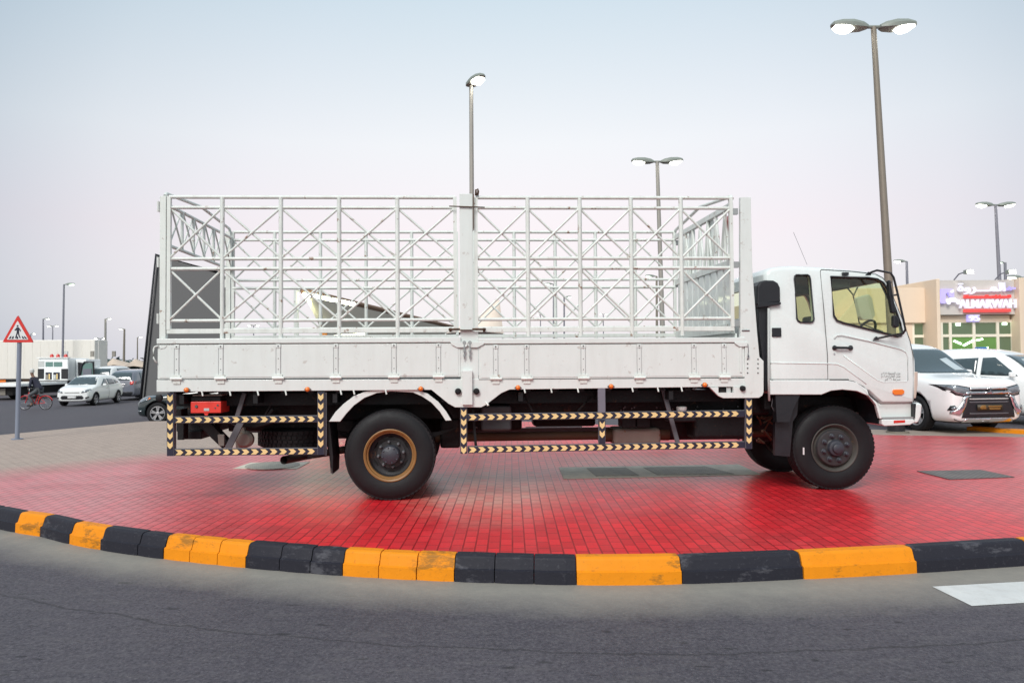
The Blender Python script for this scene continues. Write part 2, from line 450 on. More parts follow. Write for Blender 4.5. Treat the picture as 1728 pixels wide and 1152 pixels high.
def m_kerb(name, col, worn):
    m, t = newmat(name); N = NT(t)
    co = N.n('ShaderNodeTexCoord').outputs['Object']
    n = N.noise(4, 7, .7, co); f = N.noise(28, 5, .7, co)
    c = N.mix(n, tuple(x * .82 for x in col), tuple(min(1, x * 1.12) for x in col))
    st = N.noise(2.2, 9, .72, N.n('ShaderNodeMapping', {0: co, 'Scale': (1, 1, 2.6)}).outputs[0])
    c = N.mix(N.ramp(st, [(.56, 0.), (.63, .8)]), c, worn)
    c = N.mix(N.ramp(f, [(.58, 0.), (.70, .4)]), c, worn)
    s = N.n('ShaderNodeSeparateXYZ', {0: co}).outputs[2]
    foot = N.ramp(N.math('ADD', s, N.math('MULTIPLY', N.noise(9, 6, .7, co), .08)), [(.0, 1.), (1., 1.)])
    bn = N.n('ShaderNodeBump', {'Strength': .5, 'Distance': .006, 'Height': f})
    b = N.n('ShaderNodeBsdfPrincipled', {'Base Color': c, 'Roughness': .6, 'Normal': bn.outputs[0]}); b.inputs['Specular IOR Level'].default_value = .25
    N.out(b.outputs[0]); return m
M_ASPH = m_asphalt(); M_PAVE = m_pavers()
M_KY = m_kerb('kerb_yellow_paint', (.80, .265, .006), (.26, .12, .02))
M_KB = m_kerb('kerb_black_paint', (.019, .019, .028), (.085, .085, .10))

# ------------------------------------------------------------------ kerb line (outer foot, measured on the road at -0.18)
def catmull(P, n=24):
    out = []
    for i in range(len(P) - 1):
        a = P[max(i - 1, 0)]; b = P[i]; c = P[i + 1]; d = P[min(i + 2, len(P) - 1)]
        for k in range(n):
            t = k / n
            out.append(.5 * ((2 * b) + (c - a) * t + (2 * a - 5 * b + 4 * c - d) * t * t + (3 * b - a - 3 * c + d) * t ** 3))
    out.append(P[-1]); return out
foot_px = [(0, 893), (66, 905), (115, 917.5), (168, 927.5), (274, 943), (413, 958), (576, 971.5), (766, 981.5), (972, 987), (1152, 985.5), (1357, 977), (1548, 967), (1728, 955)]
fp = [G(u, v, -.20) for u, v in foot_px]
pre = [Vector((-11.6, 15.2, -.20)), Vector((-10.6, 13.0, -.20)), Vector((-8.9, 10.9, -.20)), Vector((-6.9, 8.95, -.20))]
post = [Vector((6.6, 6.62, -.20)), Vector((9.0, 7.45, -.20)), Vector((12.5, 9.3, -.20)), Vector((16, 12, -.20))]
line = catmull(pre + fp + post, 40)
nrm = []
for i in range(len(line)):
    t = (line[min(i + 3, len(line) - 1)] - line[max(i - 3, 0)]); t.z = 0; t.normalize()
    nrm.append(Vector((-t.y, t.x, 0)))           # towards the island
arc = [0.0]
for i in range(1, len(line)): arc.append(arc[-1] + (line[i] - line[i - 1]).length)
def upx(w):
    r = w - CM; return CX + F * r.dot(rgt) / r.dot(fwd)
us = [upx(q) for q in line]
def arc_at_u(u):
    for i in range(len(us) - 1):
        if us[i] <= u <= us[i + 1] and line[i].y < 12:
            return arc[i] + (arc[i + 1] - arc[i]) * (u - us[i]) / max(1e-6, us[i + 1] - us[i])
def at_arc(s):
    s = min(max(s, 0), arc[-1] - 1e-4)
    lo, hi = 0, len(arc) - 1
    while hi - lo > 1:
        mid = (lo + hi) // 2
        if arc[mid] <= s: lo = mid
        else: hi = mid
    k = (s - arc[lo]) / (arc[hi] - arc[lo])
    return line[lo].lerp(line[hi], k), nrm[lo].lerp(nrm[hi], k).normalized()
blocks = [(24, 66, 'y'), (66, 115, 'k'), (115, 168, 'y'), (168, 231, 'k'), (231, 274, 'k'), (274, 318, 'y'), (318, 365, 'y'), (365, 413, 'y'),
          (413, 470, 'k'), (470, 522, 'k'), (522, 577, 'k'), (577, 638, 'y'), (638, 702, 'y'), (702, 766, 'y'), (766, 834, 'k'), (834, 901, 'k'), (901, 973, 'k'),
          (973, 1152, 'y'), (1152, 1357, 'k'), (1357, 1549, 'y'), (1549, 1742, 'k')]
seg = [(arc_at_u(a), arc_at_u(b), c) for a, b, c in blocks]
s0 = seg[0][0]; c = 'k'; ext = []
while s0 > .3:
    L_ = .5; ext.append((s0 - L_, s0, c)); ext.append((s0 - 2 * L_, s0 - L_, c)) ; s0 -= 2 * L_; c = 'y' if c == 'k' else 'k'
s1 = seg[-1][1]; c = 'y'
while s1 < arc[-1] - 1.2:
    ext.append((s1, s1 + 1.0, c)); s1 += 1.0; c = 'y' if c == 'k' else 'k'
kerb = empty('kerb', (0, 0, 0)); kerb['kind'] = 'structure'
prof = [(0.0, -.21), (.004, -.104), (.026, -.096), (.052, -.020), (.060, -.007), (.076, .002), (.155, .004), (.155, -.05)]
mby, mbk = MB(), MB()
rr = random.Random(3)
for a, b, c in seg + ext:
    mb = mby if c == 'y' else mbk
    n = max(3, int((b - a) / .08)); rings = []
    j = rr.uniform(-.004, .004); jz = rr.uniform(-.003, .003); gap = .004
    for i in range(n + 1):
        s = a + gap + (b - a - 2 * gap) * i / n
        q, nn_ = at_arc(s)
        e = .008 if i in (0, n) else 0
        rings.append([mb.bm.verts.new(q + nn_ * (dx + j + e) + Vector((0, 0, z + .20 + jz - (e * .5 if z > -.02 else 0)))) for dx, z in prof])
    for i in range(n):
        for k in range(len(prof) - 1):
            mb.bm.faces.new([rings[i][k], rings[i][k + 1], rings[i + 1][k + 1], rings[i + 1][k]])
    mb.bm.faces.new(rings[0]); mb.bm.faces.new(list(reversed(rings[-1])))
mby.build('yellow_kerb_stones', M_KY, kerb); mbk.build('black_kerb_stones', M_KB, kerb)

# island top: one sheet of red pavers inside the kerb
inner = [q + n_ * .153 + Vector((0, 0, .20)) for q, n_ in zip(line[::4], nrm[::4])]
back = [Vector(q) for q in ((16, 15, 0), (10.3, 14.35, 0), (7.9, 14.9, 0), (5, 16.2, 0), (1, 18.6, 0), (-4, 20.0, 0), (-9.2, 19.5, 0), (-10.2, 17.4, 0), (-11.0, 15.7, 0))]
mb = MB()
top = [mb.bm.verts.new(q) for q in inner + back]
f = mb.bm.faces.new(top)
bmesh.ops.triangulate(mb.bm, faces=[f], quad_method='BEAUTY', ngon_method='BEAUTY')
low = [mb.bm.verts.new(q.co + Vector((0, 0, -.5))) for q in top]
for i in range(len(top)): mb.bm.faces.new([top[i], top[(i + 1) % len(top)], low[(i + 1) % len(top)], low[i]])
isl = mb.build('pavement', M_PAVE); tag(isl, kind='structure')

# ground sheet, with the distance from the kerb line stored for the dusty gutter and the paving seam
def kd(x, y):
    best = 1e9
    for i in range(0, len(line), 3):
        d = (line[i].x - x) ** 2 + (line[i].y - y) ** 2
        if d < best: best, k = d, i
    return math.sqrt(best)
xs = [-900, -400, -200, -120, -80, -50, -32] + [-22 + i * 2 for i in range(6)] + [-10 + i * .25 for i in range(81)] + [12, 15, 18, 22, 30, 45, 80, 150, 300, 900]
ys = [-60, -20, -6, 0, 1.5] + [2.4 + i * .12 for i in range(40)] + [7.3, 7.7, 8.2, 9, 10, 11, 11.5, 12, 12.5, 13, 13.5, 14, 15, 16, 17, 18, 20, 22, 24.6, 27, 30, 33, 35, 37, 41, 45, 60, 90, 150, 300, 600, 1500]
bm = bmesh.new(); la = bm.verts.layers.float.new('dust'); ls = bm.verts.layers.float.new('seam')
grid = []
for y in ys:
    row = []
    for x in xs:
        v = bm.verts.new((x, y, gz(x, y)))
        if -13 < x < 15 and y < 16:
            d = kd(x, y)
            wd = interp(x, [-6, -2, 1, 6], [.8, .78, .9, 1.15])
            v[la] = max(0, 1 - d / wd); v[ls] = .5 + (d - interp(x, [-6, -2, 1, 6], [1.12, 1.30, 1.34, 1.45])) * .5
        row.append(v)
    grid.append(row)
for j in range(len(ys) - 1):
    for i in range(len(xs) - 1):
        bm.faces.new([grid[j][i], grid[j][i + 1], grid[j + 1][i + 1], grid[j + 1][i]])
me = bpy.data.meshes.new('road'); bm.to_mesh(me); bm.free()
tag(addobj('road', me, M_ASPH), kind='structure')
# painted crossing bar at the right
M_RW = mat('road_white_paint', (.66, .67, .66), .6, var=.15, dirt=.25, scale=3, bump=.3)
mb = MB(); mb.poly([G(1573, 989, -.196), G(1640, 1021.5, -.196), G(1900, 1006, -.196), G(1900, 971, -.196)])
tag(mb.build('crossing_stripe', M_RW), kind='structure')
# sandy apron behind the island on the right, and pale road band at the left
M_SAND = m_concrete('sandy_paving', (.34, .28, .23), (.27, .22, .19))
mb = MB()
for x0, x1 in ((5.2, 9), (9, 14), (14, 22)):
    def yb(x): return interp(x, [5, 7.9, 10.3, 16, 22], [16.0, 14.7, 14.2, 14.5, 15])
    mb.poly([(x0, yb(x0) - .2, gz(x0, yb(x0)) + .006), (x1, yb(x1) - .2, gz(x1, yb(x1)) + .006), (x1, yb(x1) + 1.4, gz(x1, yb(x1) + 1.4) + .006), (x0, yb(x0) + 1.4, gz(x0, yb(x0) + 1.4) + .006)])
tag(mb.build('apron', M_SAND), kind='structure')
mb = MB()
for k in range(8):
    a0, a1 = radians(200 + k * 14), radians(214 + k * 14)
    cx, cy, r = 12.4, 16.6, 2.3
    mb.hexa([(cx + rr_ * cos(a), cy + rr_ * sin(a), z) for z in (-.02, .07) for rr_, a in ((r, a0), (r, a1), (r - .3, a1), (r - .3, a0))])
tag(mb.build('far_kerb', M_KY), kind='structure')

# concrete slab with two lids, round lid, drain cover
M_CONC = m_concrete('old_concrete', (.50, .47, .39), (.68, .63, .52))
M_LID = m_concrete('cast_iron_lid', (.32, .31, .27), (.46, .43, .36), 22)
def slab(name, px, z, m, th=.006):
    mb = MB(); mb.prism([G(u, v, z) for u, v in px], (0, 0, -th)); return mb.build(name, m)
s = slab('concrete_slab', [(943, 788), (951, 807), (1284, 800), (1247, 783)], .007, M_CONC); tag(s, kind='structure')
s = slab('manhole_cover', [(990, 789), (1006, 802.5), (1078, 801), (1056, 788)], .014, M_LID)
tag(s, 'rectangular iron cover set in the left half of the long concrete slab', 'manhole cover', 'iron covers in the paving')
s = slab('manhole_cover', [(1086, 788), (1110, 800.5), (1238, 798.5), (1190, 786)], .014, M_LID)
tag(s, 'longer rectangular iron cover set in the right half of the concrete slab', 'manhole cover', 'iron covers in the paving')
s = slab('concrete_slab', [(393, 790), (423, 780), (523, 779), (500, 790.5)], .007, M_CONC); tag(s, kind='structure')
c0 = G(460, 785, .01)
mb = MB(); mb.lathe([(-.004, .40), (.006, .40), (.006, .34), (.003, .33), (.003, .0001)], c0 - Vector((0, 0, 0)), 'z', 32)
s = mb.build('manhole_cover', M_LID); tag(s, 'round iron manhole cover in a pale surround below the exhaust pipe', 'manhole cover', 'iron covers in the paving')
s = slab('drain_cover', [(1547, 794), (1602, 808), (1712, 804), (1655, 792)], .010, m_concrete('dark_iron_grate', (.13, .12, .115), (.20, .18, .17), 26))
tag(s, 'grey metal drain cover in the red pavers right of the front wheel', 'drain cover')

# ------------------------------------------------------------------ street lamps
def lamp(kind, u, v, Y, base_u=None, r=(.05, .09), m='pole', glow='glow', label='', two=True, s=1.0, hd=None, yaw=0.0, arm=.12):
    t = at(u, v, Y); bx = at(base_u if base_u is not None else u, v, Y).x if base_u is not None else t.x
    g = gz(bx, Y)
    root = empty('street_lamp', (bx, Y, g), 0, label, 'street lamp', 'street lamps with lit heads')
    top = Vector((t.x - bx, 0, t.z - g))
    mb = MB(); mb.tube([(0, 0, 0), top * .5, top], [r[1], (r[0] + r[1]) / 2, r[0]], 10)
    mb.lathe([(0, r[1] * 2.2), (.04, r[1] * 2.2), (.05, r[1] * 1.3), (.5, r[1] * 1.15), (.52, r[1] * .9)], (0, 0, 0), 'z', 10)
    mb.build('pole', MT[m], root, smooth='auto')
    def head(sx, yw=0.0, L=.72):
        c_, s_ = cos(yw), sin(yw)
        def q(a, b, z): # a along the head, b across
            a += arm * s; return top + Vector(((a * c_ - b * s_) * sx, a * s_ + b * c_, z)) if True else None
        mb = MB()
        st = [(0, .07, -.03, .05), (.10, .13, -.06, .10), (.30, .17, -.07, .14), (.52, .16, -.05, .13), (.68, .10, -.02, .09), (.72, .03, .0, .04)]
        rings = []
        for a, w, z0, z1 in st:
            a, w, z0, z1 = a * s, w * s, z0 * s, z1 * s
            rise = a * .06
            rings.append([mb.bm.verts.new(q(a, bb, (zz + rise) * .75)) for bb, zz in ((-w, z0), (-w, (z0 + z1) * .45), (-w * .6, z1), (w * .6, z1), (w, (z0 + z1) * .45), (w, z0), (w * .6, z0 - .01 * s), (-w * .6, z0 - .01 * s))])
        for i in range(len(rings) - 1):
            for k in range(8): mb.bm.faces.new([rings[i][k], rings[i][(k + 1) % 8], rings[i + 1][(k + 1) % 8], rings[i + 1][k]])
        mb.bm.faces.new(rings[0]); mb.bm.faces.new(rings[-1])
        mb.tube([top, q(.05 * s, 0, 0)], .035 * s, 8)
        h = mb.build('lamp_head', MT['head'], root, smooth='auto')
        mb = MB(); rs = []
        for k in range(5):
            a = (.30 + .36 * k / 4) * s; w = [.09, .145, .155, .135, .08][k] * s; dz = [-.08, -.12, -.13, -.11, -.055][k] * s
            rs.append([mb.bm.verts.new(q(a, bb, zz + a * .06)) for bb, zz in ((-w, -.055 * s), (-w * .6, dz), (w * .6, dz), (w, -.055 * s), (w, .0), (-w, .0))])
        for i in range(4):
            for k in range(6): mb.bm.faces.new([rs[i][k], rs[i][(k + 1) % 6], rs[i + 1][(k + 1) % 6], rs[i + 1][k]])
        mb.bm.faces.new(rs[0]); mb.bm.faces.new(rs[-1])
        mb.build('lit_lens', MT[glow], h, smooth=True)
    if kind == 2:
        head(-1, yaw); head(1, yaw)
    elif kind == 1: head(1, yaw)
    elif kind == -1: head(-1, yaw)
    return root
LP_ = lamp(2, 1474, 46, 15.4, 1501, (.055, .10), 'polew', label='tallest street lamp with two bright heads, rising behind the white cab', s=1.08)
mb = MB(); mb.lathe([(0, .17), (.22, .17), (.26, .13), (.26, .08)], (-.03, 0, 0), 'z', 20); mb.build('base_cover', MT['black'], LP_, smooth='auto')
lamp(1, 795, 142, 17.6, 795, (.05, .075), 'pole', label='single-headed street lamp standing behind the middle of the white cage', s=.95, yaw=-1.0, arm=-.15)
lamp(2, 1109, 273, 24.7, 1117, (.06, .095), 'pole', label='two-headed street lamp rising behind the front half of the white cage', s=1.05)
lamp(2, 1680, 346, 31, 1689, (.055, .11), 'poleg', label='two-headed street lamp standing in front of the lit shop sign')
lamp(1, 108, 480, 52, 106, (.06, .09), 'poleg', glow='glowg', label='tall dark pole with a small unlit-looking head above the long white lorry', s=.9)
lamp(-1, 1530, 441, 52, 1531, (.08, .12), 'poleg', label='slim grey street lamp behind the tan building wall right of the cab', s=1.1)
lamp(-1, 1696, 443, 56, 1696, (.10, .14), 'poleg', glow='glowg', label='grey lamp pole rising just behind the shop sign at its right', s=.6)
lamp(2, 1727, 468, 50, 1727, (.08, .12), 'poleg', label='low two-headed street lamp at the right end of the shop roof', s=1.3)
lamp(1, 73, 538, 100, 73, (.10, .16), 'poleg', label='single-headed far lamp just right of the pedestrian sign', s=1.02)
lamp(2, 89, 550, 120, 89, (.08, .12), 'poleg', label='double-headed far lamp over the white lorry box', s=1.09)
lamp(1, 178, 538, 95, 178, (.13, .17), 'pole', label='single far lamp at the right end of the white lorry box', s=0.88)
lamp(-1, 210, 555, 110, 209, (.13, .2), 'polew', label='pale far lamp with one bright head left of the dark screen', s=0.95)
lamp(1, 232, 569, 150, 232, (.10, .16), 'polew', label='small far lamp close to the dark screen edge', s=1.09)
lamp(2, 169, 571, 130, 169, (.08, .12), 'poleg', label='far lamp with two bright heads beside the tall single pole', s=1.29)
lamp(2, 158, 578, 150, 158, (.08, .12), 'poleg', label='lowest far double lamp above the white lorry box roof', s=1.09)
lamp(1, 52, 563, 140, 52, (.08, .12), 'poleg', label='small far lamp half hidden behind the pedestrian sign', s=1.09)
lamp(-1, 934, 479, 67, 933, (.06, .10), 'poleg', glow='glowg', label='green-lit single lamp seen through the front cage panel', s=.9)
lamp(1, 952, 501, 75, 951, (.08, .10), 'poleg', glow='glowg', label='grey lamp pole seen through the cage right of the green-lit lamp', s=.9)
lamp(-1, 1108, 466, 60, 1107, (.08, .12), 'polew', glow='glowg', label='green-lit lamp beside the two-headed pole behind the front cage', s=1.1)
lamp(2, 912, 531, 110, 912, (.07, .1), 'poleg', label='small far lamp low behind the cage left of the green-lit lamp', s=0.68)
lamp(2, 1018, 530, 110, 1018, (.07, .1), 'poleg', label='small far lamp low behind the middle of the front cage', s=0.68)
lamp(2, 428, 549, 120, 428, (.08, .12), 'poleg', label='far two-headed lamp low behind the rear cage', s=1.16)

# ------------------------------------------------------------------ shop building on the right
M_WALL = mat('tan_render', (.80, .645, .50), .8, var=.06, scale=2, bump=.15)
M_WALL2 = mat('grey_beige_cladding', (.60, .56, .52), .7, var=.05, scale=2)
M_FRAME = mat('window_frame_cream', (.88, .82, .68), .5, var=.05)
M_INT = mat('shop_interior', (.20, .30, .16), .8, emit=(.28, .52, .16), es=.22, var=.3, scale=.7)
M_SGL = mat('shop_tinted_glass', (.05, .09, .06), .08, emit=(.22, .25, .13), es=.38, var=.3, scale=.6)
M_SIGNW = mat('sign_lit_white', (.30, .30, .38), .4, emit=(.88, .86, 1.0), es=.8)
M_SIGNP = mat('sign_lit_violet', (.35, .30, .65), .4, emit=(.50, .44, .95), es=.6)
M_SIGNR = mat('sign_lit_red', (.6, .05, .05), .4, emit=(1.0, .09, .08), es=.6)
YB = 27.0
M_VIS = bpy.data.materials  # alias only
def bpx(u0, v0, u1, v1, y0, y1, mb):
    a = at(u0, v1, YB); b = at(u1, v0, YB)
    return mb.box(a.x, b.x, y0, y1, a.z, b.z)
gB = gz(18, YB)
o0 = at(1640, 600, YB)
shop = empty('shop_building', (0, 0, 0), 0, 'tan car showroom with grey sign panel and lit green windows', 'building')
zz = lambda v: at(1640, v, YB).z
xx = lambda u: at(u, 560, YB).x
def xa(u, y): return at(u, 560, y).x
def za(v, y): return at(1640, v, y).z
yw = YB + .74
mb = MB()
mb.box(xa(1380, yw), xx(1582) + .01, yw, YB + 12, za(544, yw), za(485, yw))
mb.box(xa(1380, yw), xa(1540, yw + .1), yw + .1, YB + 11, gB, za(544, yw) + .01)
mb.build('wall', M_WALL, shop, bevel=.02)
mb = MB(); mb.box(xx(1582), xx(1588), YB, YB + 11.8, gB, zz(470)); mb.box(xx(1722), xx(1775), YB, YB + 11.8, gB, zz(469)); mb.box(xx(1588), xx(1722), YB + 1.0, YB + 11.8, zz(543), zz(471))
mb.box(xx(1582) + .02, xx(1775) - .02, YB + 4, YB + 11.7, gB, zz(474)); mb.box(xa(1711, YB + .5), xx(1722) + .01, YB + .5, YB + 4, gB, zz(542))
mb.build('portal', M_WALL, shop, bevel=.02)
mb = MB(); mb.box(xx(1588) + .01, xx(1722) - .01, YB + .25, YB + 1.0, zz(530), zz(471.5)); mb.build('sign_panel', M_WALL2, shop)
mb = MB(); mb.box(xx(1588) + .01, xx(1719), YB + .45, YB + 1.4, zz(542), zz(531)); mb.build('canopy_beam', M_WALL, shop)
def glazing(u0, u1, v0, v1, cols, y, rows=()):
    X_ = lambda u: xa(u, y); Z_ = lambda v: za(v, y)
    w = MB().box(X_(u0), X_(u1), y + .06, y + .08, Z_(v1), Z_(v0)).build('window', M_SGL, shop)
    mb = MB()
    for c_ in cols: mb.box(X_(c_) - .05, X_(c_) + .05, y, y + .055, Z_(v1), Z_(v0))
    for r_ in rows: mb.box(X_(u0) + .03, X_(u1) - .03, y + .003, y + .058, Z_(r_) - .05, Z_(r_) + .05)
    mb.build('window_frame', M_FRAME, w)
    return w
YG = YB + .46
glazing(1584, 1710.5, 541, 640, (1589, 1604, 1644, 1684, 1709), YG, (542, 566))
glazing(1540, 1564, 543, 640, (1541, 1563), yw + .12, (543, 566.5))
# lit interior lights behind the doors
for u0, v0, u1, v1 in ((1614.5, 545, 1621.5, 549), (1693, 544.5, 1700, 548.5)):
    MB().box(xa(u0, YG), xa(u1, YG), YG + .01, YG + .05, za(v1, YG), za(v0, YG)).build('ceiling_light', MT['glowg'], shop)
M_GRN = mat('green_shop_light', (.06, .14, .04), .12, emit=(.30, .55, .12), es=.28, var=.8, scale=1.1)
for u0, v0, u1, v1 in ((1606, 569, 1642, 640), (1646, 569, 1682, 640)):
    MB().box(xa(u0, YG), xa(u1, YG), YG + .045, YG + .057, za(v1, YG), za(v0, YG)).build('door_glass', M_GRN, shop)
for a in (((1610, 575), (1622, 580)), ((1626, 583), (1643, 574)), ((1648, 574), (1658, 572)), ((1662, 591), (1667, 586))):
    q0, q1 = at(*a[0], YG + .02), at(*a[1], YG + .02)
    mb = MB(); mb.tube([q0, q1], .035, 6); mb.build('light_tube', MT['glowg'], shop)
# sign letters
sg = empty('shop_sign', (0, 0, 0), 0, 'lit violet and red shop sign lettered in Arabic and English on the grey panel', 'sign')
def put(body, u0, u1, v0, v1, m, name, ext=.05, bold=0, y=YB + .14):
    o = text(body, 1, m, sg, name, width=xx(u1) - xx(u0), height=zz(v0) - zz(v1), ext=ext, bold=bold)
    o.location = ((xx(u0) + xx(u1)) / 2, y, (zz(v0) + zz(v1)) / 2)
put('ALMARWAH', 1624, 1720, 504.5, 519.5, M_SIGNW, 'latin_lettering', bold=.012)
put(arab('المـــروة'), 1622, 1702, 476, 496, M_SIGNW, 'arabic_lettering', bold=.012)
put(arab('معرض'), 1704, 1719, 483, 490, M_SIGNP, 'arabic_lettering', bold=.02)
put(arab('لتجارة السيارات المستعملة') if False else arab('السيارات المستعملة'), 1632, 1711, 497, 503.5, M_SIGNR, 'red_lettering', bold=.02)
mb = MB(); mb.box(xx(1633), xx(1711), YB + .16, YB + .2, zz(502.6), zz(498.6)); mb.box(xx(1632), xx(1711), YB + .12, YB + .2, zz(526), zz(521.2)); mb.build('red_band', M_SIGNR, sg)
put('95', 1646, 1664, 530.5, 541, M_SIGNW, 'number', bold=.01, y=YB + .34)
MB().box(xx(1644), xx(1665), YB + .40, YB + .44, zz(542), zz(529.5)).build('number_plate', M_SIGNP, sg)
mb = MB()
pz = lambda pts: [(xx(u), YB + .12, zz(v)) for u, v in pts]
mb.prism(pz([(1592, 487), (1613, 487), (1615, 489), (1615, 500), (1608, 500), (1605, 492), (1601, 495), (1600, 511), (1593, 511), (1591, 508)]), (0, .1, 0)); mb.build('emblem', M_SIGNP, sg)
mb = MB(); mb.prism(pz([(1600, 504), (1604, 503), (1608, 501), (1615, 501), (1619, 504), (1624, 505), (1624, 509), (1601, 509)]), (0, -.03, 0))
mb.tube([(xx(1605), YB + .08, zz(510)), (xx(1605), YB + .13, zz(510))], .07, 10); mb.tube([(xx(1621), YB + .08, zz(510)), (xx(1621), YB + .13, zz(510))], .07, 10)
mb.prism(pz([(1609, 489.5), (1614, 487.7), (1614, 492), (1611, 494), (1608, 492.5)]), (0, -.03, 0))
mb.build('car_emblem', M_SIGNW, sg)
for k, (u, v) in enumerate(((1622, 464), (1692, 463))):
    r_ = empty('floodlight', at(u, 470, YB), 0, 'small floodlight leaning over the %s end of the shop sign' % ('left' if k == 0 else 'right'), 'floodlight', 'floodlights over the shop sign')
    mb = MB(); mb.tube([(-.08, .3, -.02), (-.02, .1, .18), (0, -.3, .22)], .025, 6); mb.build('arm', MT['poleg'], r_)
    mb = MB().box(-.09, .16, -.45, -.25, .13, .28); h = mb.build('lamp_head', MT['head'], r_, bevel=.02)
    MB().box(-.06, .14, -.48, -.453, .13, .26).build('lit_lens', MT['glow'], h)

# ------------------------------------------------------------------ fabric structures behind
M_DKF = mat('dark_grey_tarpaulin', (.15, .15, .152), .75, var=.10, scale=3, bump=.2)
M_UND = mat('canopy_underside', (.60, .57, .50), .8, var=.15, scale=1)
_t = NT(M_UND.node_tree); _o = [n for n in M_UND.node_tree.nodes if n.type == 'OUTPUT_MATERIAL'][0]; _b = [n for n in M_UND.node_tree.nodes if n.type == 'BSDF_PRINCIPLED'][0]
_m = _t.n('ShaderNodeMixShader', {0: .35, 1: _b.outputs[0], 2: _t.n('ShaderNodeBsdfTranslucent', {0: (.42, .40, .35, 1)}).outputs[0]}); M_UND.node_tree.links.new(_m.outputs[0], _o.inputs[0])
M_BRN = mat('canopy_trim_brown', (.22, .13, .08), .8)
M_TENT = mat('beige_tent_cloth', (.62, .50, .40), .8, var=.06)
sc_ = empty('tarpaulin_screen', (0, 0, 0), 0, 'tall dark grey tarpaulin screen standing behind the rear of the truck', 'screen')
Ys = 27.0
A = [at(265, 431, Ys), at(371, 462, Ys + .6), at(368, 690, Ys + .6), at(238, 690, Ys)]
mb = MB(); mb.prism([A[0], A[1], A[2], A[3]], (-.25, 2.4, 0)); mb.build('fabric_face', M_DKF, sc_)
mb = MB(); mb.tube([A[3] + Vector((-.05, 0, 0)), A[0] + Vector((-.04, 0, .03)), A[1] + Vector((.03, 0, .03))], .05, 8)
for t_ in (.03,): mb.tube([A[0].lerp(A[1], t_) + Vector((0, -.03, 0)), A[3].lerp(A[2], t_) + Vector((0, -.03, 0))], .018, 6)
mb.build('frame_tube', MT['black'], sc_, smooth=True)

cn = empty('shade_canopy', (0, 0, 0), 0, 'big dark-bellied shade canopy with lit strips, seen through the rear cage', 'canopy')
a, b, c_, d_ = at(512, 493, 32), at(778, 556, 60), at(765, 567, 80), at(548, 569, 84)
mb = MB(); mb.poly([a, b, c_, d_]); mb.build('canopy_cloth', M_UND, cn)
mb = MB(); mb.tube([a + Vector((0, -.1, .05)), b + Vector((0, -.1, .05))], .14, 6); mb.build('brown_trim', M_BRN, cn)
M_STR = mat('strip_light', (.8, .85, .5), .4, emit=(.98, 1, .66), es=14)
for q0, q1, r_ in ((at(520, 497, 31.8), at(598, 513.5, 33.6), .09), (at(514, 497, 31.8), at(534, 526, 50), .10), (at(560, 567, 70), at(620, 563, 70), .09)):
    mb = MB(); mb.tube([q0, q1], r_, 6); mb.build('strip_light', M_STR, cn)
t = at(500, 488, 32); mb = MB(); mb.tube([(t.x, 32, gz(t.x, 32)), (t.x, 32, t.z)], .11, 8); mb.tube([(t.x, 32, t.z), a], .05, 6); mb.build('mast', MT['tubew'], cn)
mb = MB(); q = at(546, 566, 45); mb.box(q.x - .2, q.x + .2, 45, 45.2, q.z - .3, q.z + .3); mb.tube([(q.x, 45.1, gz(q.x, 45)), (q.x, 45.1, q.z - .29)], .05, 6)
tag(mb.build('notice_board', mat('orange_board', (.85, .28, .02), .6)), 'small orange board on a post under the dark canopy', 'notice board')
def tent(u0, u1, ub, vt, vb, Y, lab, m=M_TENT):
    r_ = empty('beige_tent', (0, 0, 0), 0, lab, 'tent', 'beige cloth tents behind')
    apex = at(ub, vt, Y + 1.5); L0, R0 = at(u0, vb, Y), at(u1, vb, Y)
    L1, R1 = L0 + Vector((0, 3.5, 0)), R0 + Vector((0, 3.5, 0))
    mb = MB(); n = 7; base = []
    ring = [L0, L0.lerp(R0, .5) + Vector((0, 0, .12)), R0, R0.lerp(R1, .5), R1, R1.lerp(L1, .5), L1, L1.lerp(L0, .5)]
    prev = [mb.bm.verts.new(q) for q in ring]
    for k in (.3, .55, .8, .97):
        cur = [mb.bm.verts.new(q.lerp(apex, k) + Vector((0, 0, -(.35 * (apex.z - L0.z)) * k * (1 - k)))) for q in ring]
        for i in range(8): mb.bm.faces.new([prev[i], prev[(i + 1) % 8], cur[(i + 1) % 8], cur[i]])
        prev = cur
    mb.bm.faces.new(prev); mb.build('tent_roof', m, r_, smooth=True)
    mb = MB()
    for q in (L0, R0, L1, R1): mb.tube([(q.x, q.y, gz(q.x, q.y)), q], .05, 6)
    mb.build('tent_poles', MT['tubew'], r_)
tent(752, 850, 843, 504, 562, 45, 'pale peach pointed tent seen through the cage right of the middle post', mat('pale_peach_cloth', (.80, .68, .58), .8))
tent(172, 212, 190, 604, 618, 60, 'low beige tent roof above the white van, left of the other')
tent(205, 246, 228, 605, 620, 56, 'low beige tent roof close to the tall dark screen')

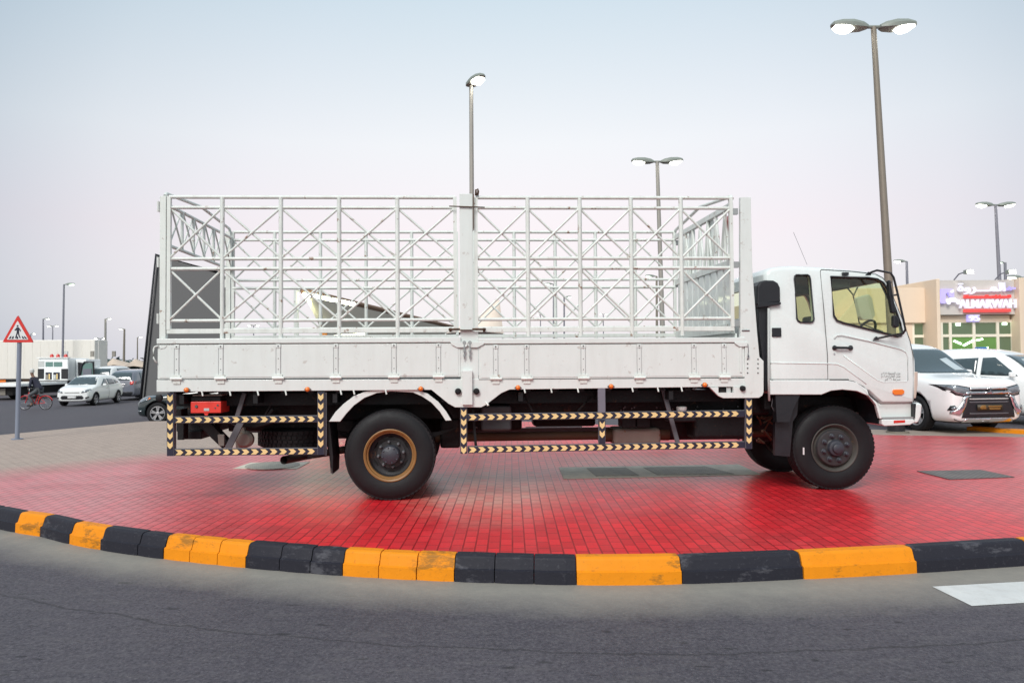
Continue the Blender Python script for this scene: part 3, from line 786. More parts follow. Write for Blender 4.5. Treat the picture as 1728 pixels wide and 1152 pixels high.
# distant wood at the left horizon
def clumps(name, x0, x1, Y, zb, h, n, m):
    bm = bmesh.new(); r_ = random.Random(11)
    for i in range(n):
        x = r_.uniform(x0, x1); hh = h * (.6 + .4 * sin(x * .13) * sin(x * .057 + 1)) * r_.uniform(.7, 1.1)
        z = zb + hh * r_.random() ** .6; y = Y + r_.uniform(-6, 6); s_ = r_.uniform(.5, 1.3)
        q = Vector((x, y, z))
        for k in range(5):
            a = Vector([r_.gauss(0, s_) for _ in range(3)])
            vv = [bm.verts.new(q + a + Vector([r_.gauss(0, s_ * .5) for _ in range(3)])) for _ in range(3)]
            bm.faces.new(vv)
    me = bpy.data.meshes.new(name); bm.to_mesh(me); bm.free(); return addobj(name, me, m)
w_ = clumps('distant_wood', -130, 150, 215, -1, 3.6, 7000, mat('far_foliage', (.10, .15, .15), .9, var=.4, scale=.3))
tag(w_, 'dark green far-off wood along the horizon', 'wood', kind='stuff')

# ------------------------------------------------------------------ pedestrian crossing sign
Yp = 15.06
b_ = G(29, 741, 0)
ps = empty('pedestrian_sign', b_, 0, 'red triangle crossing sign with walking figure on a grey post', 'road sign')
def sp(u, v, y=0.0):
    q = at(u, v, Yp); return Vector((q.x - b_.x, y, q.z))
mb = MB(); mb.tube([(0, 0, 0), sp(28.5, 560)], .043, 12)
mb.lathe([(0, .11), (.02, .11), (.02, .05)], (0, 0, 0), 'z', 12)
mb.build('post', MT['signpost'], ps, smooth='auto')
def rtri(k, y):
    P = [Vector((28, 531.5)), Vector((2, 577.5)), Vector((54.5, 577.5))]; cen = (P[0] + P[1] + P[2]) / 3; out = []
    for i in range(3):
        a, b, c_ = P[i - 1], P[i], P[(i + 1) % 3]
        for t_ in (.06, .02): out.append((b.lerp(a, t_) - cen) * k + cen)
        out.append((b.lerp(c_, .06) - cen) * k + cen)
    return [sp(q.x, q.y, y) for q in out]
MB().prism(rtri(1.0, -.055), (0, .02, 0)).build('red_border', MT['signr'], ps)
pl = MB().prism(rtri(.70, -.062), (0, .006, 0)).build('white_panel', MT['signw'], ps)
MB().prism(rtri(1.0, -.033), (0, .004, 0)).build('back_plate', MT['greyl'], ps)
mb = MB(); yy = -.066
def sprism(uv): mb.prism([sp(u, v, yy) for u, v in uv], (0, .003, 0))
mb.tube([sp(28.3, 549.7, yy), sp(28.3, 549.7, yy + .003)], .019, 12)
sprism([(26.5, 552), (30.5, 552), (31.5, 556), (30.5, 561), (26.8, 561), (26.5, 556)])
sprism([(26.8, 552.5), (23, 556.5), (24, 558), (27, 556)]); sprism([(30.5, 552.5), (34, 557), (33.2, 559.5), (32.6, 559), (32.8, 557.5), (30.3, 555.5)])
sprism([(26.8, 560.5), (29, 560.5), (27.3, 565.5), (25.3, 570.5), (23.8, 570.5), (25.8, 564.5)]); sprism([(28.2, 560.5), (30.6, 560.5), (31.5, 565), (33.5, 570), (31.8, 570.5), (29.6, 565.5)])
for u in (13, 18, 37, 41.5):
    dx = (28 - u) * .22
    sprism([(u + dx, 567), (u + dx + 1.8, 567), (u + 3.2, 571.5), (u, 571.5)])
sprism([(26.5, 567.5), (28.8, 567.5), (29.4, 571.5), (26.2, 571.5)])
mb.build('walking_figure', MT['signk'], pl)
# ------------------------------------------------------------------ the lorry
WD = 2.33
TR = empty('cargo_truck', T0, TH, 'long white flatbed lorry with tall white lattice cage, parked on red paving', 'truck')
P_ = p
def X(u, d=0.0, v=600): return p(u, v, d).x
def Z(v, d=0.0, u=None): return p(u if u is not None else 760, v, d).z
def ptube(mb, uv, r, d=0.0, n=8): return mb.tube([p(u, v, d) for u, v in uv], r, n)

# --- wheels
def wheel(name, u, v, d0, front, R, rr_, label=None, mirror=False, wdt=.26):
    c = p(u, v, d0); c.z = R * .99
    w = MB(); s = -1 if mirror else 1
    T = lambda pr: [(a * s, r) for a, r in pr]
    w.lathe(T([(.035, rr_), (.012, rr_ + .012), (.0, rr_ + .05), (-.006, rr_ + .10), (.0, R - .075), (.012, R - .045), (.022, R - .03), (.026, R - .032), (.03, R - .012), (.05, R)]
              + [q for k in range(4) for q in ((.075 + k * .045, R), (.078 + k * .045, R - .014), (.086 + k * .045, R - .014), (.089 + k * .045, R))]
              + [(wdt - .04, R), (wdt - .015, R - .02), (wdt, R - .06), (wdt, rr_ + .05), (wdt - .03, rr_)]), c, 'y', 72)
    root = w.build(name, MT['rubber'], TR, smooth='auto')
    if label: root['label'] = label
    # shoulder lugs
    mb = MB()
    for k in range(60):
        t = 2 * pi * k / 60; q = c + Vector((cos(t) * (R - .006), s * .052, sin(t) * (R - .006)))
        e = Vector((cos(t), 0, sin(t))); f = Vector((-sin(t), 0, cos(t)))
        mb.hexa([q + e * a + f * b + Vector((0, s * cc, 0)) for cc in (-.024, .02) for a, b in ((-.02, -.017), (.001, -.017), (.001, .017), (-.02, .017))])
    mb.build('tread_blocks', MT['rubber'], root)
    return root, c, s
def rear_wheel(u, v, d0, mirror=False):
    R, rr_ = .515, .285
    root, c, s = wheel('wheel', u, v, d0, False, R, rr_, None, mirror)
    T = lambda pr: [(a * s, r) for a, r in pr]
    mb = MB(); mb.lathe(T([(.035, rr_ + .003), (.004, rr_ + .014), (.0, rr_ + .004), (.008, rr_ - .012), (.03, rr_ - .02), (.032, rr_ - .034), (.05, rr_ - .040)]), c, 'y', 64)
    rim = mb.build('rim', MT['tan'], root, smooth='auto')
    mb = MB(); mb.lathe(T([(.05, rr_ - .039), (.13, rr_ - .050), (.155, .20), (.15, .17), (.14, .16), (.14, .09)]), c, 'y', 64)
    disc = mb.build('wheel_disc', MT['rimd'], root, smooth='auto')
    mb = MB(); mb.lathe(T([(.15, .108), (.03, .105), (.015, .098), (.012, .085), (.008, .08), (.006, .0001)]), c, 'y', 40)
    for k in range(8):
        t = 2 * pi * (k + .3) / 8
        mb.lathe(T([(.008, .009), (.0, .009), (-.002, .006), (-.002, .0001)]), c + Vector((cos(t) * .088, 0, sin(t) * .088)), 'y', 6)
    hub = mb.build('hub', MT['hubg'], root, smooth='auto')
    for k in range(8):
        t = 2 * pi * (k + .2) / 8; q = c + Vector((cos(t) * .145, 0, sin(t) * .145))
        mb = MB(); mb.lathe(T([(.145, .020), (.12, .020), (.115, .013), (.085, .012), (.083, .0001)]), q, 'y', 6)
        mb.build('wheel_nut', MT['nut'], root)
    # hand holes
    for k in range(6):
        mb = MB(); t = 2 * pi * (k + .5) / 6; q = c + Vector((cos(t) * .205, s * .1535, sin(t) * .205)); e = Vector((cos(t), 0, sin(t))); f = Vector((-sin(t), 0, cos(t)))
        mb.prism([q + e * .018 * sin(a) * 1.0 + f * .045 * cos(a) for a in [2 * pi * j / 14 for j in range(14)]], (0, -s * .004, 0))
        mb.build('hand_hole', MT['hole'], root)
    return root
def front_wheel(u, v, d0, mirror=False):
    R, rr_ = .508, .275
    root, c, s = wheel('wheel', u, v, d0, True, R, rr_, None, mirror)
    T = lambda pr: [(a * s, r) for a, r in pr]
    mb = MB(); mb.lathe(T([(.035, rr_ + .003), (.003, rr_ + .012), (.0, rr_ + .002), (.01, rr_ - .012), (.04, rr_ - .028), (.05, rr_ - .04), (.03, .222)]), c, 'y', 64)
    rim = mb.build('rim', MT['rimg'], root, smooth='auto')
    mb = MB(); mb.lathe(T([(.03, .224), (.008, .216), (.0, .208), (-.002, .19), (.0, .11), (-.01, .098)]), c, 'y', 64)
    disc = mb.build('wheel_disc', MT['rimd'], root, smooth='auto')
    mb = MB(); mb.lathe(T([(-.008, .10), (-.045, .088), (-.05, .075), (-.052, .06), (-.075, .055), (-.08, .048), (-.08, .0001)]), c, 'y', 40)
    mb.build('hub', MT['hubg'], root, smooth='auto')
    for k in range(8):
        t = 2 * pi * (k + .35) / 8; q = c + Vector((cos(t) * .148, 0, sin(t) * .148))
        mb = MB(); mb.lathe(T([(.0, .032), (-.008, .031), (-.012, .022), (-.036, .020), (-.040, .014), (-.048, .011), (-.049, .0001)]), q, 'y', 10)
        mb.build('wheel_nut', MT['hubg'], root)
    mb = MB()
    q = c + Vector((-.395, -s * .004, -.03))
    if not mirror: mb.box(q.x, q.x + .018, q.y - .004, q.y, q.z - .045, q.z + .04); mb.build('tyre_patch', MT['signw'], root)
    return root
rear_wheel(658, 768, .05)
rear_wheel(658, 768, .05 + .62, True)          # inner of the near pair, back to back
front_wheel(1409, 751, .33)
rw = wheel('wheel', 0, 0, .1, False, .515, .285) if False else None
def copy_tree(o, parent, dx, dy):
    c = o.copy(); COL.objects.link(c); c.parent = parent
    c.location = (o.location[0] + dx, o.location[1] + dy, o.location[2])
    for ch in [q for q in o.children]:
        k = ch.copy(); COL.objects.link(k); k.parent = c
        for g in ch.children:
            h = g.copy(); COL.objects.link(h); h.parent = k
    return c
wh = [o for o in TR.children if o.name.startswith('wheel')]
for o in wh[:2]: copy_tree(o, TR, 0, 1.60)
copy_tree(wh[2], TR, 0, 1.40)

# --- bed: floor, sills, cross bearers
zt = p(500, 641, 0).z; zb_ = p(500, 661, 0).z
mb = MB()
xl, xr = X(268), X(1262)
mb.box(xl, xr, .10, WD - .10, zt - .06, zt - .01)
mb.build('bed_floor', MT['chass'], TR)
mb = MB(); r_ = random.Random(2)
for k in range(22):
    x = xl + .1 + k * (xr - xl - .2) / 21
    mb.box(x, x + .06, .06, WD - .06, zt - .155, zt - .062)
mb.build('cross_bearers', MT['chass'], TR)
def sill(d, far):
    mb = MB(); s = -1 if far else 1
    def PP(u, v):
        q = p(u, v, 0); return Vector((q.x, d, q.z))
    poly = [(264, 641), (1262, 638), (1262, 652.5), (1199, 652.5), (860, 657), (846, 663), (820, 683), (812, 687), (768, 687), (757, 681), (728, 657.5), (264, 661)]
    mb.prism([PP(u, v) for u, v in poly], (0, s * .045, 0))
    return mb.build('sill', MT['white'], TR, bevel=.004)
sill(0.0, False); sill(WD, True)
# rear cross member + corner
mb = MB(); mb.box(X(264), X(264) + .05, .046, WD - .046, p(264, 661).z, p(264, 640).z); mb.build('rear_beam', MT['white'], TR, bevel=.004)
mb = MB(); mb.lathe([(-.045, .022), (-.04, .034), (0, .036)], p(270, 671, 0), 'y', 16, True); mb.build('rubber_buffer', MT['rubber'], TR, smooth='auto')

# --- drop sides
def drop_side(u0, u1, strips, d, far, seam_off):
    s = -1 if far else 1
    def B(mb, ua, va, ub, vb, a, b):
        q0, q1 = p(ua, vb, 0), p(ub, va, 0)
        mb.box(q0.x, q1.x, d + s * a, d + s * b, min(q0.z, q1.z), max(q0.z, q1.z))
    mb = MB()
    zr0, zr1 = p(u0, 580.5).z, p(u0, 571.5).z
    zl = p(u0, 639.5).z
    x0, x1 = X(u0), X(u1)
    mb.box(x0, x1, d, d + s * .035, zl, zr0 + .001)
    root = mb.build('drop_side', MT['white'], TR, bevel=.003)
    mb = MB(); mb.box(x0 - .005, x1 + .005, d - s * .02, d + s * .055, zr0 + .002, zr1)
    mb.build('top_rail', MT['white'], root, bevel=.006)
    # framed panels between the hinge strips: a shallow raised pan each
    edges = [u0 + 2] + strips + [u1 - 2]
    mb = MB()
    for i in range(len(edges) - 1):
        xa, xb = X(edges[i]) + (.03 if i else .01), X(edges[i + 1]) - (.03 if i < len(edges) - 2 else .01)
        mb.box(xa, xb, d - s * .005, d, zl + .015, zr0 - .014)
    mb.build('pressed_panels', MT['white'], root, bevel=.004)
    for u in strips:
        x = X(u)
        mb = MB()
        mb.box(x - .022, x + .022, d - s * .010, d - s * .001, zl + .005, zr0 - .008)
        mb.box(x - .028, x + .028, d - s * .016, d - s * .011, zr0 - .05, zr0 - .012)
        st = mb.build('hinge_strip', MT['white'], root, bevel=.003)
        mb = MB()
        mb.tube([(x - .065, d - s * .022, zl + .003), (x + .065, d - s * .022, zl + .003)], .015, 8)
        mb.box(x - .045, x + .045, d - s * .018, d - s * .002, zl + .015, zl + .045)
        mb.box(x - .04, x + .04, d - s * .012, d - s * .001, zl - .055, zl - .012)
        mb.build('hinge', MT['tubew'], root, smooth='auto')
        mb = MB()
        for zq in (.10, .22, .34):
            mb.lathe([(-s * .012, .006), (-s * .015, .0001)], (x, d, zl + zq), 'y', 6)
        mb.lathe([(-s * .018, .009), (-s * .022, .0001)], (x, d, zr0 - .03), 'y', 8)
        mb.build('rivets', MT['seam'], root)
        mb = MB(); mb.box(x - .027, x - .0245, d - s * .0065, d - s * .0005, zl + .01, zr0 - .01); mb.box(x + .0245, x + .027, d - s * .0065, d - s * .0005, zl + .01, zr0 - .01)
        mb.build('panel_gap', MT['press'], root)
    mb = MB(); mb.box(x0, x1, d - s * .003, d + s * .01, zl - .007, zl - .0015)
    mb.build('hinge_gap', MT['seam'], root)
    mb = MB(); mb.box(x0, x1, d - s * .002, d + s * .01, zr0 - .006, zr0 - .0005); mb.build('rail_shadow_gap', MT['seam'], root)
    return root
rear_strips = [298.6, 373, 470, 567, 665, 740]; front_strips = [836.5, 888.7, 984, 1078.5, 1170.6, 1221.5]
for d, far in ((0.0, False), (WD, True)):
    drop_side(266, 777, rear_strips, d, far, 0); drop_side(808, 1256, front_strips, d, far, 0)
# tailboard
mb = MB(); mb.box(X(264), X(264) + .03, .05, WD - .05, zt, p(264, 572).z); tb = mb.build('tailboard', MT['white'], TR, bevel=.004)
mb = MB(); ptube(mb, [(267, 583), (261, 585), (259, 590), (259, 604), (264, 612)], .009, -.02, 6); mb.build('latch_handle', MT['tubew'], tb, smooth=True)
mb = MB(); mb.pprism([(268, 583), (281, 583), (278, 587), (270, 588.5)], -.012, -.001); mb.build('latch_plate', MT['white'], tb)

# --- centre post with latches
mb = MB()
mb.pbox(777.5, 558, 807, 684, .006, .06)
cp = mb.build('centre_post', MT['white'], TR, bevel=.003)
mb = MB(); mb.pbox(776.5, 327, 797, 557, -.03, .02); mb.build('post_plate', MT['white'], cp, bevel=.004)
mb = MB(); mb.pbox(780, 625, 797, 683, -.05, .0); mb.build('post_cover', MT['white'], cp, bevel=.004)
for u in (783.5, 793):
    mb = MB(); q = p(u, 578, -.01)
    mb.lathe([(-.02, .022), (-.03, .018), (-.03, .0001)], (q.x, 0, q.z), 'y', 12)
    mb.tube([p(u, 580, -.02), p(u, 589, -.03), p(u, 606, -.02)], .008, 6); mb.lathe([(-.012, .015), (.012, .015)], p(u, 592, -.03), 'z', 8, True); mb.lathe([(-.012, .012), (.012, .012)], p(u, 600, -.03), 'z', 8, True)
    mb.build('turnbuckle', MT['galv'], cp, smooth='auto')
mb = MB(); mb.pprism([(760, 577), (789, 577), (789, 583), (785, 586), (771, 586), (762, 581)], -.024, -.008); mb.pprism([(790, 577), (818, 577), (816, 581), (806, 586), (795, 586), (790, 583)], -.024, -.008)
mb.build('latch_plate', MT['white'], cp, bevel=.002)
for u in (773, 804):
    mb = MB(); mb.lathe([(-.05, .0001), (-.05, .018), (-.035, .034), (0, .036)], p(u, 660, 0), 'y', 20); mb.build('rubber_buffer', MT['rubber'], cp, smooth='auto')
mb = MB(); ptube(mb, [(757, 555.5), (776, 555.5)], .012, -.04); ptube(mb, [(797, 555.5), (820, 555.5)], .012, -.04); ptube(mb, [(776, 557), (797, 557)], .007, -.045)
mb.pbox(758, 553, 762, 560, -.04, -.02); mb.pbox(815, 553, 819, 560, -.04, -.02); mb.build('rusty_hinge_pin', MT['rustm'], cp, smooth=True)
mb = MB(); ptube(mb, [(758, 348), (818, 350)], .007, -.045); mb.pbox(799, 328, 800, 386, -.03, -.026); ptube(mb, [(803, 330), (803, 320.5), (806, 319), (807, 323), (806, 330)], .012, .0)
mb.build('rusty_hinge_pin', MT['rustm'], cp, smooth=True)

# --- headboard pillar plates (near and far) with slot
PIL = [(1249, 333), (1266.5, 333), (1269, 455), (1277, 560), (1281, 602), (1288, 609), (1288, 661), (1286, 667), (1280, 671), (1220, 671.5), (1212, 668), (1197, 653), (1256, 652.5), (1256.5, 572), (1249, 571)]
for d, s in ((-.012, 1), (WD + .012, -1)):
    mb = MB(); mb.prism([Vector((p(u, v, 0).x, d, p(u, v, 0).z)) for u, v in PIL], (0, s * .055, 0))
    hp = mb.build('corner_pillar', MT['white'], TR, bevel=.004)
    if s == 1:
        ct = MB(); ct.pbox(1217, 652.5, 1242.5, 663, -.1, .2); cu = ct.build('c', MT['white']); cu.parent = TR
        bpy.context.view_layer.update(); cut(hp, [cu])
        mb = MB(); mb.pbox(1226, 653.5, 1233, 662.5, .02, .03); mb.build('slot_bar', MT['greyl'], hp)
        mb = MB(); mb.pbox(1214, 650, 1246, 666, .044, .12); mb.build('slot_box', MT['chass'], hp)
        mb = MB(); mb.lathe([(-.05, .0001), (-.05, .018), (-.035, .030), (0, .032)], p(1252.5, 655, -.01), 'y', 20); mb.build('rubber_buffer', MT['rubber'], hp, smooth='auto')
        mb = MB()
        for u in (1261.5, 1279):
            for v in (606, 613.5, 621, 629): mb.lathe([(-.006, .0001), (-.006, .008), (0, .009)], p(u, v, -.012), 'y', 8)
        mb.build('bolts', MT['seam'], hp)
        mb = MB(); ptube(mb, [(1262, 580), (1263, 592), (1262, 600)], .004, -.03, 5); mb.lathe([(-.015, .012), (.015, .008)], p(1263, 601, -.03), 'z', 8, True); ptube(mb, [(1252, 557.5), (1265, 557.5)], .006, -.02, 5)
        mb.build('locking_pin', MT['steel'], hp)
        mb = MB(); mb.pprism([(1239, 577), (1262, 577), (1262, 584), (1249, 585), (1241, 580)], -.026, -.014); mb.pbox(1249, 586, 1251.5, 628, -.02, -.0125)
        mb.build('latch_plate', MT['white'], hp, bevel=.002)

# --- marker lamps and rope hooks
def marker(u, v, d=0.0):
    mb = MB(); mb.pprism([(u - 6, v + .5), (u - 1.5, v - 3.8), (u + 2, v - 3.8), (u + 6.5, v + .5), (u + 2, v + 4.5), (u - 2, v + 4.5)], d - .008, d - .0005)
    r_ = mb.build('side_marker', MT['seam'], TR)
    mb = MB(); mb.lathe([(-.035, .0001), (-.033, .014), (-.024, .024), (-.008, .028)], p(u, v, d), 'y', 16); mb.build('amber_lens', MT['amber'], r_, smooth=True)
for u, v in ((315, 657.5), (519, 656.5), (710, 655.5), (874, 653.5), (1031, 651.5), (1189, 649)): marker(u, v)
for u in (341, 388, 435, 482, 575, 597, 651, 885, 930, 975, 1067, 1110, 1150):
    v = 661.5 - (u - 341) * .0095
    mb = MB(); mb.tube([p(u - 1, v - 2, .012), p(u, v + 1, .0), p(u + 1.2, v + 6.5, -.008)], .009, 6); mb.build('rope_hook', MT['tubew'], TR, smooth='auto')
mb = MB(); mb.tube([p(820, 678, 0), p(824, 684, -.02)], .012, 6); mb.build('rope_hook', MT['tubew'], TR, smooth='auto')

# --- cage
def cage(us_, d, far, name_lbl=None):
    """one lattice side: us_ = pixel columns of the uprights on the near side"""
    def q(u, v): 
        a = p(u, v, 0); return Vector((a.x, d, a.z))
    def tb(mb, u0, v0, u1, v1, r, off=0.0):
        a, b = q(u0, v0), q(u1, v1); a.y += off; b.y += off; mb.tube([a, b], r, 10)
    L, R = us_[0], us_[-1]; s = -1 if far else 1
    sl = lambda v, u: v + (u - 275) * (2.0 / 962)          # the rails run very slightly downhill in the photograph
    zof = lambda v: p(275, v).z
    def H(mb, v, r, a=L, b=R, off=0): mb.tube([(X(a), d + off, zof(v)), (X(b), d + off, zof(v))], r, 10)
    mb = MB(); H(mb, 331.5, .021); root = mb.build('cage_panel', MT['tubew'], TR, smooth='auto')
    for v, r in ((349, .019), (436, .020), (453, .021), (541, .019)):
        mb = MB(); H(mb, v, r, off=s * .008); mb.build('rail', MT['tubew'], root, smooth='auto')
    mb = MB(); z1, z0 = zof(555), zof(563); mb.box(X(L) - .02, X(R) + .02, d - .018, d + .018, z0, z1); mb.build('bottom_bar', MT['tubew'], root, bevel=.004)
    for i, u in enumerate(us_):
        mb = MB(); x = X(u)
        end = i in (0, len(us_) - 1)
        zl = zof(556) if end else zof(571)
        if end: mb.box(x - .02, x + .02, d - .022, d + .022, zl, zof(331))
        else: mb.tube([(x, d - s * .004, zl), (x, d - s * .004, zof(331.5))], .0245, 10)
        mb.build('upright', MT['tubew'], root, smooth='auto')
    for i in range(len(us_) - 1):
        xa, xb = X(us_[i]) + .018, X(us_[i + 1]) - .018
        for v0, v1 in ((352, 433), (457, 538)):
            mb = MB(); za, zb2 = zof(v0), zof(v1)
            mb.tube([(xa, d + s * .012, za), (xb, d + s * .012, zb2)], .0135, 8); mb.tube([(xa, d - s * .006, zb2), (xb, d - s * .006, za)], .0135, 8)
            mb.build('cross_brace', MT['tubew'], root, smooth='auto')
    return root
RU = [283, 373.5, 473, 572, 671, 769]; FU = [804.5, 892.5, 981, 1068, 1153, 1238]
for d, far in ((.03, False), (WD - .03, True)): cage(RU, d, far); cage(FU, d, far)
# rear corner posts and hinges
zc = lambda v: p(275, v).z
for d in (.0, WD):
    s = 1 if d == 0 else -1
    mb = MB(); mb.box(X(268.5), X(279), d, d + s * .07, zc(571), zc(331)); cpst = mb.build('corner_post', MT['tubew'], TR, bevel=.004)
    mb = MB()
    for v in (348, 442, 537): mb.box(X(265.5), X(268.4), d + s * .004, d + s * .06, zc(v + 9), zc(v - 8)); mb.tube([(X(266), d - s * .004, zc(v + 9)), (X(266), d - s * .004, zc(v - 8))], .012, 8)
    mb.build('post_hinge', MT['tubew'], cpst)
# far middle post
mb = MB(); mb.box(X(777), X(797), WD - .03, WD + .02, p(777, 684).z, zc(327)); mb.build('centre_post', MT['white'], TR, bevel=.004)
# rear gate lattice (upper half) with a gabled top tube
xg = X(276)
def gate_top(x, zn, zm, zf, r=.02):
    mb = MB(); mb.tube([(x, .02, zn), (x, .06, zn + .035), (x, WD / 2, zm), (x, WD - .06, zn + .035), (x, WD - .02, zf)], r, 10)
    return mb.build('top_hoop', MT['tubew'], TR, smooth='auto')
gate_top(xg, zc(330), zc(313), zc(330))
mb = MB()
for v in (345, 413): mb.tube([(xg + .03, .05, zc(v)), (xg + .03, WD - .05, zc(v))], .02, 10)
gt = mb.build('rear_gate', MT['tubew'], TR, smooth='auto')
n = 6
for k in range(n + 1):
    y = .08 + (WD - .16) * k / n
    mb = MB(); mb.tube([(xg + .03, y, zc(345)), (xg + .03, y, zc(413))], .02, 8); mb.build('upright', MT['tubew'], gt, smooth='auto')
    if k < n:
        y2 = .08 + (WD - .16) * (k + 1) / n
        mb = MB(); mb.tube([(xg + .04, y, zc(345)), (xg + .04, y2, zc(413))], .011, 8); mb.tube([(xg + .02, y2, zc(345)), (xg + .02, y, zc(413))], .011, 8); mb.build('cross_brace', MT['tubew'], gt, smooth='auto')
# headboard
xh = X(1240)
hz = lambda v: p(1238, v).z
gate_top(xh, hz(335), hz(314), hz(335), .022)
mb = MB()
mb.box(xh - .02, xh + .03, .06, WD - .06, hz(350), hz(340)); mb.box(xh - .02, xh + .03, .06, WD - .06, hz(448), hz(436)); mb.box(xh - .02, xh + .03, .06, WD - .06, hz(562), hz(545))
hb = mb.build('headboard', MT['tubew'], TR, bevel=.004)
mb = MB(); mb.box(xh + .031, xh + .05, .06, WD - .06, hz(640), hz(562)); mb.build('lower_board', MT['white'], hb)
nb = 9
for k in range(nb):
    y0 = .10 + (WD - .2) * k / nb
    mb = MB(); mb.box(xh - .008, xh + .018, y0, y0 + .17, hz(545), hz(448)); mb.build('slat', MT['white'], hb, bevel=.003)
for k in range(7):
    y0 = .10 + (WD - .2) * k / 7; y1 = .10 + (WD - .2) * (k + 1) / 7; ym = (y0 + y1) / 2
    mb = MB(); mb.tube([(xh, y0, hz(437)), (xh, ym, hz(350)), (xh, y1, hz(437))], .016, 8); mb.tube([(xh, ym, hz(350)), (xh, ym, hz(437))], .02, 8)
    mb.build('truss_rod', MT['tubew'], hb, smooth='auto')
for y0 in (.75, 1.5): MB().box(xh + .02, xh + .04, y0, y0 + .2, hz(437), hz(350)).build('wide_board', MT['white'], hb)
for d in (.03, WD - .03):
    mb = MB()
    for v in (356, 446, 545): mb.box(xh + .01, X(1250), d - .015, d + .03, hz(v + 5), hz(v - 5))
    mb.build('hinge_bracket', MT['galv'], hb)
mb = MB(); mb.box(X(1252) - .06, X(1252) - .05, .16, .24, hz(385), hz(358)); mb.build('red_reflector', MT['redl'], hb)

# --- chassis
mb = MB()
for d in (.72, 1.55):
    a, b = p(262, 705, d), p(1300, 668, d)
    mb.box(X(268), X(1500), d, d + .075, Z(706, .72), Z(674, .72))
rails = mb.build('chassis_rail', MT['chass'], TR, bevel=.006)
mb = MB()
for u in (280, 420, 560, 760, 900, 1080, 1230): x = X(u); mb.box(x, x + .07, .79, 1.55, Z(702, .72), Z(680, .72))
mb.build('crossmember', MT['chass'], rails)
mb = MB()
mb.box(X(268), X(1258), .30, .36, zt - .30, zt - .16); mb.box(X(268), X(1258), WD - .36, WD - .30, zt - .30, zt - .16)
for u in (300, 425, 560, 745, 875, 1010, 1130, 1240): x = X(u); mb.box(x, x + .05, .05, .72, zt - .26, zt - .16)
mb.build('outrigger', MT['chass'], TR)
# diagonal stays, brackets
def bar(mb, u0, v0, u1, v1, d, w=.05, th=.03):
    a, b = p(u0, v0, d), p(u1, v1, d); t = (b - a).normalized(); nn_ = Vector((-t.z, 0, t.x)) * w / 2
    mb.prism([a + nn_, b + nn_, b - nn_, a - nn_], (0, th, 0))
for l in (((412, 663, 398, 708), .25, .05), ((408, 708, 384, 757), .28, .075), ((460, 690, 452, 700), .3, .03), ((885, 668, 899, 694), .3, .02), ((998, 668, 975, 694), .3, .02), ((1119, 655, 1145, 750), .22, .05), ((798, 690, 803, 752), .15, .03), ((463, 672, 447, 700), .35, .02)):
    mb = MB(); bar(mb, *l[0], l[1], l[2]); mb.build('stay', MT['steel'] if l[2] > .04 else MT['chass'], TR, bevel=.003)
# tow hitch / shackle cluster at the rear, with leaf springs
mb = MB(); mb.pprism([(312, 700), (345, 703), (385, 745), (375, 757), (352, 735), (330, 713)], .45, .6); mb.pprism([(340, 700), (470, 700), (470, 712), (430, 722), (350, 712)], .5, .62); mb.build('spring_hanger', MT['chass'], TR, bevel=.01)
mb = MB(); mb.pprism([(367, 733), (378, 733), (378, 752), (369, 752)], .30, .34); mb.build('bracket_plate', MT['rustpl'], TR, bevel=.003)
mb = MB(); mb.lathe([(.0, .0001), (.0, .07), (.03, .10), (.10, .10), (.12, .06)], p(411, 742, .42), 'y', 24); mb.pprism([(396, 720), (412, 722), (414, 757), (398, 757)], .45, .52); mb.build('brake_chamber', MT['rustpl'], TR, smooth='auto')
mb = MB(); mb.pbox(299, 700, 310, 742, .35, .5); mb.pbox(309, 727, 340, 741, .6, .9); mb.pbox(296, 690, 306, 702, .3, .5); mb.build('rear_bumper_bracket', MT['chass'], TR, bevel=.006)
mb = MB()
for k in range(5):
    a = [(560 + i * 14, 742 + abs(i - 7) ** 1.6 * -1.6 - k * 3.2 + 6) for i in range(15)] if False else None
    q = [p(545 + k * 8 + (770 - 545 - 16 * k) * i / 10, 722 + k * 3 + 14 * (1 - ((i - 5) / 5) ** 2), .62) for i in range(11)]
    for i in range(10): mb.hexa([q[i] + Vector((0, -.035, -.006)), q[i + 1] + Vector((0, -.035, -.006)), q[i + 1] + Vector((0, .035, -.006)), q[i] + Vector((0, .035, -.006)), q[i] + Vector((0, -.035, .006)), q[i + 1] + Vector((0, -.035, .006)), q[i + 1] + Vector((0, .035, .006)), q[i] + Vector((0, .035, .006))])
mb.build('leaf_spring', MT['chass'], TR)
mb = MB(); mb.box(X(742, .8), X(776, .8), .8, 1.5, p(760, 756, .8).z, p(760, 706, .8).z); mb.build('axle_bracket', MT['chass'], TR, bevel=.03)
mb = MB(); mb.box(X(556, .8), X(600, .8), .8, 1.4, p(580, 740, .8).z, p(580, 706, .8).z); mb.build('axle_bracket', MT['chass'], TR, bevel=.03)
mb = MB(); c_ = p(658, 768, .3); mb.lathe([(0, .12), (1.7, .12)], (c_.x, .3, .51), 'y', 16); mb.lathe([(-.2, .05), (-.15, .2), (.15, .2), (.2, .05)], (c_.x, 1.15, .51), 'y', 20); mb.build('rear_axle', MT['chass'], TR, smooth='auto')
c_ = p(1409, 751, .4); mb = MB(); mb.lathe([(0, .06), (1.5, .06)], (c_.x, .42, .45), 'y', 12); mb.build('front_axle', MT['chass'], TR, smooth='auto')
